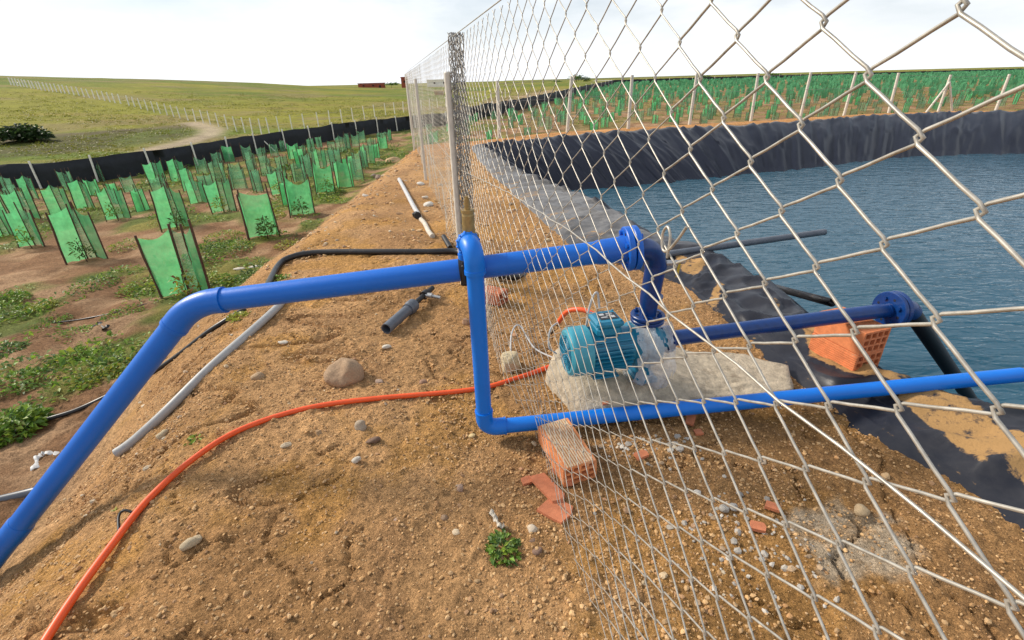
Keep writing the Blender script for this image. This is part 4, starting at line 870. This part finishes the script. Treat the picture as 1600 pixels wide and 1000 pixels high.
weed(205, 385, 75, 'pale weeds behind the broad tree guard', YH + GH, .4, 360, .05)
weed(515, 313, 40, 'weed tuft along the crest of the bank near the tree guards', YH + GH, .5, 240, .06)
weed(90, 500, 40, 'small low weed on bare soil at left', GH, .3, 160, .04)
weed(308, 688, 26, 'small sprouting weed on the dirt above the orange conduit', GH, .8, 40, .035)
weed(783, 858, 60, 'green weed tuft near the bottom of the picture, left of the fence', GH + DH, .6, 170, .034)
weed(375, 497, 36, 'grassy weed tuft under the blue pipe beside the grey pipe', YH, .6, 120, .05)
weed(435, 437, 34, 'weed tuft inside the bend of the black pipe', GH, .5, 110, .05)
weed(420, 340, 60, 'yellow flowering weeds between tree guards in the middle distance', YH, .5, 320, .06)
weed(185, 800, 16, 'tiny weed on the dirt left of the orange conduit', YH, .6, 24, .03)
# ground cover: everything nobody could count
Vs, Fs, Cs = [], [], []; off = 0; r_ = np.random.default_rng(77)
protos = [clump_arrays(r_, 46, .2, .09, .06, .026, h) for h in (GH, GH, YH + GH, DH, DH + GH)] + [clump_arrays(r_, 14, .2, .1, .1, .045, h) for h in (GH, YH + GH, DH)]
x = np.concatenate([r_.uniform(-16, -2.6, 3600), r_.uniform(-10, 40, 2600)]); y = np.concatenate([2 + 33 * r_.uniform(0, 1, 3600) ** 1.3, r_.uniform(17, 55, 2600)])
xc_ = -1.55 - .75 * smooth((y - 1.4) / 3.6); fmv = np.clip(smooth((xc_ - x) / 1.75) + smooth((sdist(x, y, RIM) - 2.4) / 2) * (y > 16), 0, 1)
gnv = fbm(x, y, .75, 4, 21); ok = (fmv > .9) & inside(x, y, FPOLY) & ((gnv > .58 + .12 * (np.hypot(x, y) < 7.5)) | (r_.uniform(0, 1, len(x)) < .06)) & (sdist(x, y, RIM) > 2.2)
x, y = x[ok], y[ok]; z = hz(x, y)
for i in range(len(x)):
    far = y[i] > 14; V, F_, c = protos[(5 + i % 3) if far else i % 5]; s = r_.uniform(.5, 1.5); a = r_.uniform(0, 6.28); ca, sa = math.cos(a), math.sin(a)
    Vs.append(np.stack([V[:, 0] * ca - V[:, 1] * sa, V[:, 0] * sa + V[:, 1] * ca, V[:, 2] * r_.uniform(.6, 1.5)], 1) * s + [x[i], y[i], z[i]]); Fs.append(F_ + off); Cs.append(c); off += len(V)
np_object('field_weeds', np.concatenate(Vs), np.concatenate(Fs), M['leaf'], 'stuff', False, np.concatenate(Cs))

# rough pasture grass on the hill
Vs, Fs, Cs = [], [], []; off = 0; r3 = np.random.default_rng(5)
gp_ = [clump_arrays(r3, 8, .3, .1, .26, .09, h) for h in ([(.25, .25, .03), (.3, .28, .04)], [(.17, .22, .025), (.22, .25, .03)], [(.3, .26, .06), (.27, .25, .04)], [(.2, .22, .03)])]
aa = r3.uniform(R(-52), R(4), 20000); rd = 20 + 75 * r3.uniform(0, 1, 20000) ** 1.25; x = np.sin(aa) * rd; y = np.cos(aa) * rd
ok = ~inside(x, y, FPOLY) & (seg_dist(x, y, DARKF) > .5) & (seg_dist(x, y, TRACK) > 1.2) & (fbm(x, y, .22, 3, 601) + r3.uniform(-.2, .2, len(x)) > .48); x, y = x[ok], y[ok]; z = hz(x, y); which = r3.integers(0, 4, len(x))
for i in range(len(x)):
    V, F_, c = gp_[which[i]]; s_ = r3.uniform(.3, .7) * (1 + rd.mean() / 200); Vs.append(V * s_ + [x[i], y[i], z[i] - .02]); Fs.append(F_ + off); Cs.append(c); off += len(V)
np_object('pasture_grass', np.concatenate(Vs), np.concatenate(Fs), M['leaf'], 'stuff', False, np.concatenate(Cs))

# ------------------------------------------------------------------ tree guards: mesh sleeves on wooden stakes
def guard_parts(seed, wd=.62, ht=.72, style=0):
    r_ = random.Random(seed); h = ht
    if style == 0: plan = [(-.5, -.1), (-.1, .16), (.13, .2), (.5, -.12)]            # open towards the front
    elif style == 1: plan = [(-.42, -.2), (-.46, .12), (.4, .16), (.46, -.16)]         # wide back, two wings
    else: plan = [(-.4, -.05), (-.05, .22), (.36, .02), (.02, -.22), (-.4, -.05)]      # closed sleeve
    plan = [(x * wd, y * wd) for x, y in plan]; lean = [(r_.uniform(-.05, .05), r_.uniform(-.04, .04)) for _ in plan]; top = [h * r_.uniform(.9, 1.08) for _ in plan]
    if style == 2: lean[-1] = lean[0]; top[-1] = top[0]
    net = MB(); nU, nV = 7, 7
    for s_ in range(len(plan) - 1):
        (x0, y0), (x1, y1) = plan[s_], plan[s_ + 1]; l0, l1 = lean[s_], lean[s_ + 1]; V = []
        sag = r_.uniform(.02, .09) * (2.2 if style == 1 and s_ == 1 else 1); thin = 1 if (s_ == 1 and style == 0) or (style == 2 and s_ == 1) else 0; nx_, ny_ = y1 - y0, x0 - x1
        for u in range(nU + 1):
            t = u / nU; b = math.sin(math.pi * t)
            tz = top[s_] + (top[s_ + 1] - top[s_]) * t - sag * h * b; lo = .015 + r_.uniform(0, .02)
            for v in range(nV + 1):
                k = v / nV; z_ = lo + (tz - lo) * k; lx = l0[0] + (l1[0] - l0[0]) * t; ly = l0[1] + (l1[1] - l0[1]) * t
                bulge = .16 * b * math.sin(math.pi * (k * .8 + .1)) * r_.uniform(.6, 1.2)
                V.append((x0 + (x1 - x0) * t + lx * z_ / h + nx_ * bulge, y0 + (y1 - y0) * t + ly * z_ / h + ny_ * bulge, z_))
        net.add(V, [(u * (nV + 1) + v, (u + 1) * (nV + 1) + v, (u + 1) * (nV + 1) + v + 1, u * (nV + 1) + v + 1) for u in range(nU) for v in range(nV)], True, None, thin)
    stakes = []
    for i, (x, y) in enumerate(plan[:4] if style != 2 else plan[:-1]):
        s = MB(); hh = top[i] * r_.uniform(1.03, 1.15); rr_ = .0135 * r_.uniform(.8, 1.35); p0 = Vector((x, y, -.05)); p1 = Vector((x + lean[i][0] * hh / h, y + lean[i][1] * hh / h, hh))
        s.tube([p0, p0.lerp(p1, .33) + Vector((r_.uniform(-.008, .008), r_.uniform(-.008, .008), 0)), p0.lerp(p1, .7) + Vector((r_.uniform(-.008, .008), 0, 0)), p1], [rr_ * 1.05, rr_, rr_ * 1.05, rr_ * .95], 8); stakes.append(s)
    return net, stakes
PROTO = []
for i in range(9):
    st = i % 3; net, stakes = guard_parts(100 + i, .66, .74, st)
    PROTO.append((net.mesh('net_sleeve', [M['net'], M['net_thin']]), [s.mesh('stake', M['stake']) for s in stakes]))
for i in range(9): t_ = PROTO[i][0].copy(); t_.materials[0] = M['net_thin']; PROTO.append((t_, PROTO[i][1]))
def make_guard(i):
    r0 = empty('tree_guard', (0, 0, 0)); nm, sm = PROTO[i]
    o = bpy.data.objects.new('net_sleeve', nm); col.objects.link(o); o.parent = r0
    for m_ in sm: o = bpy.data.objects.new('stake', m_); col.objects.link(o); o.parent = r0
    return r0
GPROTO = [None] * 18
def guard(x, y, i, s, rz, label, grp, hs=1.0):
    if GPROTO[i] is None: GPROTO[i] = make_guard(i); o = GPROTO[i]
    else: o = copy_tree(GPROTO[i])
    o.location = (x, y, gz(x, y) - .01); o.scale = (s * .8, s * .8, s * hs); o.rotation_euler = (0, 0, rz); return tag(o, label, 'tree guard', grp)
SAPV = []
def sapling(x, y, hgt, seed, label, hue=DH, nl=90):
    r2 = np.random.default_rng(seed); z = gz(x, y); t = empty('sapling', (x, y, z), label, 'sapling', 'saplings inside the tree guards')
    lx, ly = r2.normal(0, .05, 2); pts = [(x, y, z - .02), (x + lx * .3, y + ly * .4, z + hgt * .4), (x + lx, y + ly, z + hgt)]; mb = MB(); mb.tube(bez(pts, 5), [.009] * 5 + [.006] * 6, 7); part('stem', mb, M['stake'], t)
    V, F_, c = clump_arrays(r2, nl, .15, .3, .1, .032, hue); V[:, 2] = V[:, 2] * 1.15 + hgt * .25; V[:, 0] *= .9; V[:, 1] *= .9
    o = np_object('foliage', V + np.array([lx * .6, ly * .6, 0]), F_, M['leaf'], None, False, c); o.parent = t
    return t
NEAR_G = [  # px, py of the base, proto, size, turn, label
    (297, 462, 0, 1.25, .12, 'nearest tree guard, two bright green panels above the bend of the blue pipe'),
    (140, 408, 3, 1.2, .25, 'broad tree guard at left with a wide right panel, third nearest to the camera'),
    (54, 386, 6, 1.0, .2, 'tree guard near the left edge with leaves showing through its front'),
    (278, 357, 3, 1.12, .1, 'bright tree guard of two flat panels standing right behind the nearest one'),
    (413, 372, 1, 1.12, .3, 'tree guard with dipped back panel and a dark bushy sapling in its opening'),
    (352, 331, 0, 1.0, .3, 'narrow bright tree guard beside a brown soil mound, left of the dipped one'),
    (474, 337, 4, 1.1, .1, 'tree guard with dipped V shaped top close to the crest of the bank'),
    (187, 343, 6, .95, .3, 'tree guard with a leaning right panel, behind and right of the broad one'),
    (455, 322, 5, .8, .2, 'slim tree guard just behind the V topped one'),
    (510, 302, 4, 1.05, .15, 'wide tree guard at the crest with a green sapling at its foot'),
    (541, 294, 1, .95, .1, 'tree guard at the crest right of the wide one'),
    (8, 372, 3, 1.0, .2, 'tree guard cut by the left edge of the picture'),
    (440, 304, 0, .85, .2, 'tree guard beside yellow weeds in the middle of the field'),
    (248, 286, 0, .95, .1, 'tall tree guard standing before the black fence, left middle'),
    (282, 284, 3, .95, .2, 'tall leaning tree guard near the black fence right of another tall one'),
    (101, 340, 6, 1.0, .1, 'tree guard left of the leaning one in the second row'),
    (137, 326, 3, .95, .1, 'half transparent tree guard in the second row'), (45, 343, 0, 1.0, .2, 'tree guard at left behind the leafy one'),
    (15, 345, 6, 1.0, .1, 'tree guard at the left edge in the second row')]
tr = np.random.default_rng(9); placed = []
for k, (px, py, i, s, rz, lab) in enumerate(NEAR_G):
    p = hit(px, py); guard(p[0], p[1], i, s, rz + tr.normal(0, .12), lab, 'tree guards in the left field'); placed.append((p[0], p[1]))
    if k in (0, 1, 2, 3, 4, 5, 6, 7, 9, 12): sapling(p[0] + (.05 if k != 4 else .12), p[1] - .1, .38 if k != 4 else .45, k + 3, [
        'young sapling with reddish tips inside the nearest tree guard', 'thin sapling leaning in the left half of the broad tree guard', 'leafy sapling in the tree guard near the left edge', 'spindly sapling between the two flat panels behind the nearest guard',
        'dark bushy sapling in the opening of the dipped tree guard', 'thin yellowish sapling in the narrow bright tree guard', 'dark sapling in front of the V topped tree guard', 'sapling in the tree guard behind the broad one', '',
        'green sapling at the foot of the wide guard on the crest', '', '', 'sapling among yellow weeds in the middle of the field'][k], [YH + [(.3, .12, .05)], DH, GH, DH, DH, YH, DH, GH, GH, GH, GH, GH, YH][k], 150 if k == 4 else 80)
MID = [(20, 308), (52, 312), (112, 299), (160, 284), (208, 273), (150, 306), (258, 313), (300, 299), (318, 272), (345, 286), (345, 263), (372, 279), (330, 310), (376, 296), (443, 266), (420, 276), (472, 262), (405, 300), (562, 266), (576, 256), (589, 247), (600, 233), (610, 219), (502, 263), (515, 258), (520, 241), (476, 249), (460, 249), (535, 238), (545, 233), (556, 229), (566, 223), (488, 239), (430, 244), (443, 237), (412, 251), (500, 231), (30, 324), (225, 330), (395, 262), (360, 254), (388, 250), (548, 275), (558, 282), (528, 268), (470, 285), (483, 277), (436, 290), (398, 284), (312, 318), (205, 300), (185, 318), (240, 268), (275, 262), (305, 258), (583, 240), (595, 226), (604, 222), (571, 262), (490, 268)]
for px, py in MID:
    p = hit(px, py); placed.append((p[0], p[1])); d_ = math.hypot(p[0], p[1])
    guard(p[0], p[1], int(tr.integers(0, 9)) + (9 if tr.uniform() < .72 else 0), .84 * tr.uniform(.78, 1.12), tr.normal(.15, .4), 'green mesh tree guard in the middle rows of the left field' if d_ < 17 else 'small distant green mesh tree guard in the left field before the black fence', 'tree guards in the left field')
# rows beyond the pond
RD = np.array([.93, .36]); RD /= np.linalg.norm(RD); RN = np.array([-RD[1], RD[0]]); cand = []
for a in range(-60, 130):
    for b in range(0, 52):
        q = np.array([-2.0, 19.2]) + RD * (a * 1.45 + .5 * (b % 2)) + RN * (b * 1.9) + tr.normal(0, .16, 2)
        cand.append(q)
cand = np.array(cand); ok = (sdist(cand[:, 0], cand[:, 1], RIM) > 1.9) & inside(cand[:, 0], cand[:, 1], FPOLY) & (cand[:, 1] > 16) & (tr.uniform(0, 1, len(cand)) < .45 + .4 * smooth((np.hypot(cand[:, 0], cand[:, 1]) - 22) / 12))
ok &= seg_dist(cand[:, 0], cand[:, 1], DARKF) > 1.2
hd = np.degrees(np.arctan2(cand[:, 0], cand[:, 1])); ok &= (hd > -9) & (hd < 50); cand = cand[ok]; order = np.argsort(np.hypot(cand[:, 0], cand[:, 1])); cand = cand[order]
NI = 300 - len(NEAR_G) - len(MID)
for k, q in enumerate(cand[:NI]):
    d_ = sdist(np.array([q[0]]), np.array([q[1]]), RIM)[0]
    lab = 'green mesh tree guard in the first rows beyond the far pond rim' if d_ < 4.5 else ('green mesh tree guard in the middle rows of the plantation beyond the pond' if d_ < 9 else 'green mesh tree guard further back in the plantation beyond the pond')
    guard(q[0], q[1], int(tr.integers(0, 9)) + (9 if tr.uniform() < .6 else 0), tr.uniform(.55, .85), tr.uniform(-.6, .6), lab, 'tree guards beyond the pond')
NETV, NETF = [], []; off = 0
def tri_guard(q, s):
    z = gz(q[0], q[1]); a = tr.uniform(0, 6.28); V = []
    for k in range(4):
        x_, y_ = q[0] + math.cos(a + k * 1.57) * .21 * s, q[1] + math.sin(a + k * 1.57) * .21 * s; V += [(x_, y_, z), (x_ + tr.normal(0, .03), y_, z + .62 * s * tr.uniform(.8, 1.1))]
    return V, [(0, 2, 3, 1), (2, 4, 5, 3), (4, 6, 7, 5)] + ([(6, 0, 1, 7)] if tr.uniform() < .5 else [])
for q in cand[NI:]:
    V, F_ = tri_guard(q, tr.uniform(.8, 1.15)); NETV += V; NETF += [tuple(i + off for i in f) for f in F_]; off += len(V)
np_object('distant_tree_guards', NETV, NETF, M['net_far'], 'stuff', False)

# ------------------------------------------------------------------ fences
def along(P, step):
    P = [np.array(p[:2], float) for p in P]; out = []; carry = 0
    for a, b in zip(P[:-1], P[1:]):
        L = np.linalg.norm(b - a); t = carry
        while t < L: out.append(a + (b - a) * t / L); t += step
        carry = t - L
    return out
f0 = empty('shade_net_fence', (*DARKF[4], gz(*DARKF[4])), 'low black shade net fence on pale posts closing off the planted field', 'fence')
H0 = .86; mb = MB(); S_ = along(DARKF, .4); V = []
for i, p in enumerate(S_):
    z = gz(*p); b = .03 * math.sin(i * 1.9) + .03 * math.sin(i * .7)
    V += [(p[0], p[1] + b, z - .05), (p[0], p[1] + b * .3, z + .45), (p[0], p[1] + .02 * math.sin(i), z + H0 - .05 + .012 * math.sin(i * .9))]
V += [(x_ + .02, y_ + .03, z_) for x_, y_, z_ in V]; nS = len(S_); o_ = nS * 3; F_ = []
for i in range(nS - 1):
    for k in (0, 1): F_ += [(i * 3 + k, i * 3 + 3 + k, i * 3 + 4 + k, i * 3 + 1 + k), (o_ + i * 3 + 1 + k, o_ + i * 3 + 4 + k, o_ + i * 3 + 3 + k, o_ + i * 3 + k)]
    F_.append((i * 3 + 2, i * 3 + 5, o_ + i * 3 + 5, o_ + i * 3 + 2))
mb.add(V, F_, True); part('net', mb, M['dark_net'], f0)
posts = along(DARKF[:11], 1.75)[:74] + along(DARKF[10:], 6)[:24]
def post_mb(x, y, h, r_, lean=(0, 0)):
    mb = MB(); z = gz(x, y); mb.tube([(x, y, z - .1), (x + lean[0], y + lean[1], z + h)], [r_, r_ * .92], 8); return mb
for p in posts:
    d_ = -p / np.linalg.norm(p) * .07; part('post', post_mb(p[0] + d_[0], p[1] + d_[1], H0 + .06, .035 if np.linalg.norm(p) < 45 else .06, tr.normal(0, .02, 2)), M['white_post'], f0)
for px, py in ((172, 276), (412, 238)):
    p = hit(px, py)[:2]; d_ = -p / np.linalg.norm(p); s_ = np.array([-d_[1], d_[0]])
    for sg in (-1, 1):
        q = p + d_ * .12; e = q + s_ * sg * .55 + d_ * .05; mb = MB(); mb.tube([(e[0], e[1], gz(*e) - .05), (q[0], q[1], gz(*q) + .68)], .028, 8); part('brace', mb, M['white_post'], f0)
HF = [hit(*p) for p in ((18, 133), (60, 140), (100, 146), (150, 155), (200, 165), (250, 178), (290, 188), (322, 193), (345, 199), (370, 206), (407, 211), (420, 209), (457, 203), (498, 198), (535, 192), (570, 186), (603, 180), (632, 176), (690, 168), (740, 160))]
hf = empty('pasture_fence', tuple(HF[8]), 'long line of whitewashed posts with wire climbing across the green hill', 'fence')
pix = [(18 + t, 0) for t in range(0)]
line = [(x_, np.interp(x_, [18, 60, 100, 150, 200, 250, 290, 322, 345, 370, 407, 420, 457, 498, 535, 570, 603, 632, 690, 740, 790], [133, 140, 146, 155, 165, 178, 188, 193, 199, 206, 211, 209, 203, 198, 192, 186, 180, 176, 168, 160, 153])) for x_ in
        [18, 23, 28, 33, 38, 43, 49, 54, 60, 65, 71, 77, 83, 89, 96, 102, 109, 116, 124, 132, 140, 148, 156, 164, 172, 180, 189, 202, 211, 221, 231, 241, 251, 262, 272, 282, 294, 306, 318, 329, 342, 356, 370, 383, 395, 409, 421, 437, 457, 476, 498, 516, 535, 552, 570, 586, 603, 617, 631, 645, 659, 672, 684, 697, 711, 725, 738, 748, 758, 768, 779, 790]]
tops = []
for px, py in line:
    p = hit(px, py); dist = np.linalg.norm(p[:2]); part('post', post_mb(p[0], p[1], 1.02, max(.04, dist * .0008), tr.normal(0, .02, 2)), M['white_post'], hf); tops.append((p[0], p[1], p[2] + .85))
mb = MB(); mb.tube(tops, .005, 4, False); mb.tube([(a, b, c - .4) for a, b, c in tops], .005, 4, False); part('wire', mb, M['galv_dark'], hf)
pf = empty('pond_fence', (9.94, 20.8, 0), 'row of tall pale posts with wire standing behind the far rim of the pond', 'fence')
PFP = [(-.25, 17.2), (2.14, 18.1), (4.45, 18.75), (7.02, 19.7), (9.94, 20.9), (12.5, 21.9), (15.0, 22.9), (17.5, 23.6), (20.1, 24.0), (22.6, 23.8)]
tops = []
for x_, y_ in PFP:
    part('post', post_mb(x_, y_, 1.75, .06, tr.normal(0, .05, 2)), M['post'], pf); tops.append((x_, y_ - .06, gz(x_, y_) + 1.66))
for dz in (0, -.55, -1.1):
    mb = MB(); mb.tube([(a, b, c + dz) for a, b, c in tops], .007, 4, False); part('wire', mb, M['galv_dark'], pf)
for sx in (-.75, .7):
    mb = MB(); mb.tube([(20.1 + sx, 23.9, gz(20.1 + sx, 23.9) - .05), (20.12, 23.95, gz(20.1, 24) + 1.45)], .045, 8); part('brace', mb, M['post'], pf)

# ------------------------------------------------------------------ far buildings, trees and bush
def building(name, px0, px1, pytop, pybase, dist, depth, m, label, cat='building', openings=(), roof=None):
    d = ray((px0 + px1) / 2, pybase); d = d / np.hypot(d[0], d[1]); c = d * dist; z0 = gz(c[0], c[1]); dep = float((np.array([c[0], c[1], z0 - EYE])) @ CW[:, 2])
    Wd = (px1 - px0) * dep / FPX; Hh = (pybase - pytop) * dep / FPX * 1.08; base = np.array([c[0], c[1], EYE + d[2] * dist]); a = math.atan2(-d[0], d[1]); rot = Matrix.Rotation(a, 3, 'Z')
    t = empty(name, (c[0], c[1], base[2]), label, cat); mb = MB(); mb.box(Vector(base) + rot @ Vector((0, depth / 2, Hh / 2 - 1)), (Wd, depth, Hh + 2), rot); part('wall', mb, m, t)
    mb = MB(); mb.box(Vector(base) + rot @ Vector((0, depth / 2, Hh + .12)), (Wd + .3, depth + .3, .22), rot); part('roof', mb, roof or m, t)
    for u, v, w_, h_ in openings:
        mb = MB(); mb.box(Vector(base) + rot @ Vector((u * Wd, -.02, v * Hh)), (w_ * Wd, .12, h_ * Hh), rot); part('window' if v > .45 else 'door', mb, M['dark_open'], t)
    return t
building('brick_house', 561, 602, 132, 138, 190, 8, M['red_wall'], 'long low red brick house on the skyline left of the fence', 'house', [(-.3, .6, .06, .3), (.05, .6, .06, .3), (.3, .3, .07, .6)])
building('brick_tower', 628, 638, 124, 137, 190, 3, M['red_wall'], 'narrow red brick tower house on the skyline beside the fence mesh', 'house', [(0, .6, .25, .2)])
building('block_hut', 680, 694, 146, 157, 95, 2, M['beige_wall'], 'small beige block hut on the pasture seen through the fence', 'hut', [(.1, .35, .12, .6)])
building('white_shed', 926, 1036, 128, 137, 190, 12, M['white_wall'], 'long white shed on the skyline beyond the plantation', 'shed', [(-.42, .3, .1, .5), (.1, .3, .08, .5)], M['white_wall'])
building('white_house', 668, 706, 127, 136, 200, 10, M['white_wall'], 'white farmhouse on the skyline behind the fence mesh', 'house', [(-.2, .6, .08, .25), (.2, .6, .08, .25)])
def far_tree(px, pyb, dist, hpx, wpx, label, name='tree', hue=DH, trunk=True, cat='tree', nl=700):
    d = ray(px, pyb); d = d / np.hypot(d[0], d[1]); c = d * dist; dep = dist * .9; z0 = gz(c[0], c[1]) if dist < 130 else EYE + d[2] * dist
    Hh = hpx * dep / FPX; Wd = wpx * dep / FPX / 2; r2 = np.random.default_rng(int(px)); t = empty(name, (c[0], c[1], z0), label, cat)
    V, F_, cc = [], [], []; off = 0
    for k in range(9):
        a, q = r2.uniform(0, 6.28), r2.uniform(0, .7); v, f, c_ = clump_arrays(r2, nl // 9, Wd * .55, Hh * .5, Wd * .24, Wd * .13, hue); V.append(v + np.array([math.cos(a) * q * Wd, math.sin(a) * q * Wd * .8, Hh * (.02 if not trunk else .3) + Hh * .3 * r2.uniform(0, 1) * (1 - q * .6)])); F_.append(f + off); cc.append(c_); off += len(v)
    o = np_object('crown', np.concatenate(V), np.concatenate(F_), M['leaf'], None, False, np.concatenate(cc)); o.parent = t
    mb = MB(); mb.tube([(0, 0, -.3), (.02 * Hh, 0, Hh * .3), (0, 0, Hh * .6)], [.05 * Hh, .035 * Hh, .015 * Hh], 8); o = bpy.data.objects.new('trunk', mb.mesh('trunk', M['stake'])); col.objects.link(o); o.parent = t
    return t
far_tree(35, 221, np.linalg.norm(hit(35, 221)[:2]), 25, 54, 'dark rounded bush alone on the green hill at far left', 'bush', [(.03, .06, .02), (.05, .09, .025)], False, 'bush', 1800)
for px, hp, wp_, lab in ((900, 16, 26, 'dark tree on the skyline left of the white shed'), (916, 12, 16, 'smaller dark tree on the skyline next to the white shed'), (612, 6, 22, 'low dark tree on the skyline between the red houses'), (870, 7, 20, 'low tree on the skyline left of the darker trees'), (800, 5, 26, 'flat row tree on the skyline beyond the pasture'), (1100, 8, 26, 'round tree on the skyline right of the white shed'), (1210, 7, 30, 'low spreading tree on the skyline at right')):
    far_tree(px, 134 - (px - 850) * .028 if px > 700 else 136, 185, hp, wp_, lab, 'tree', DH, True, 'tree', 360)


# ------------------------------------------------------------------ scraps
def scrap(name, pix, wd, m, label, cat, lift=.02, th=.004):
    P = bez([Vector(hit(*p)) + Vector((0, 0, lift)) for p in pix], 7); mb = MB(); V = []
    for i, p in enumerate(P):
        d = (P[min(i + 1, len(P) - 1)] - P[max(i - 1, 0)]).normalized(); sd_ = Vector((-d.y, d.x, .35 * math.sin(i * 1.1))).normalized(); k = wd * (.7 + .3 * math.sin(i * .9 + 1))
        q_ = p + Vector((0, 0, .006 * math.sin(i * 1.3)))
        for a, b in ((-.5, 0), (0, .012), (.5, 0)): V.append(q_ + sd_ * k * a + Vector((0, 0, b * (1 + math.sin(i * 2.3)))))
    n_ = len(P); F_ = [(i * 3 + k, i * 3 + k + 1, i * 3 + 4 + k, i * 3 + 3 + k) for i in range(n_ - 1) for k in (0, 1)]
    V2 = [v - Vector((0, 0, th)) for v in V]; mb.add(V, F_, True); mb.add(V2, [f[::-1] for f in F_], True)
    return solo(name, mb, m, P[n_ // 2], label, cat)
scrap('plastic_scrap', [(58, 738), (62, 718), (75, 712), (92, 713), (108, 710)], .055, M['white_plastic'], 'crumpled whitish plastic scrap on the sand left of the sloping blue pipe', 'plastic scrap')
scrap('black_scrap', [(148, 514), (156, 508), (164, 516), (170, 512)], .06, M['black_clean'], 'small crumpled black plastic scrap among weeds beside the drip tube', 'plastic scrap')
line_thing('black_strap', bez([Vector(hit(*q)) + Vector((0, 0, h)) for q, h in (((186, 834), .0), ((190, 815), .03), ((200, 806), .035), ((214, 804), .0))], 6), .006, M['black_clean'], 'torn black strap poking from the soil beside the orange conduit', 'strap', None, 6)
scrap('pale_scrap', [(768, 806), (774, 815), (780, 826), (788, 830)], .022, M['rag'], 'curled pale scrap standing in the soil above the bottom weed', 'plastic scrap')
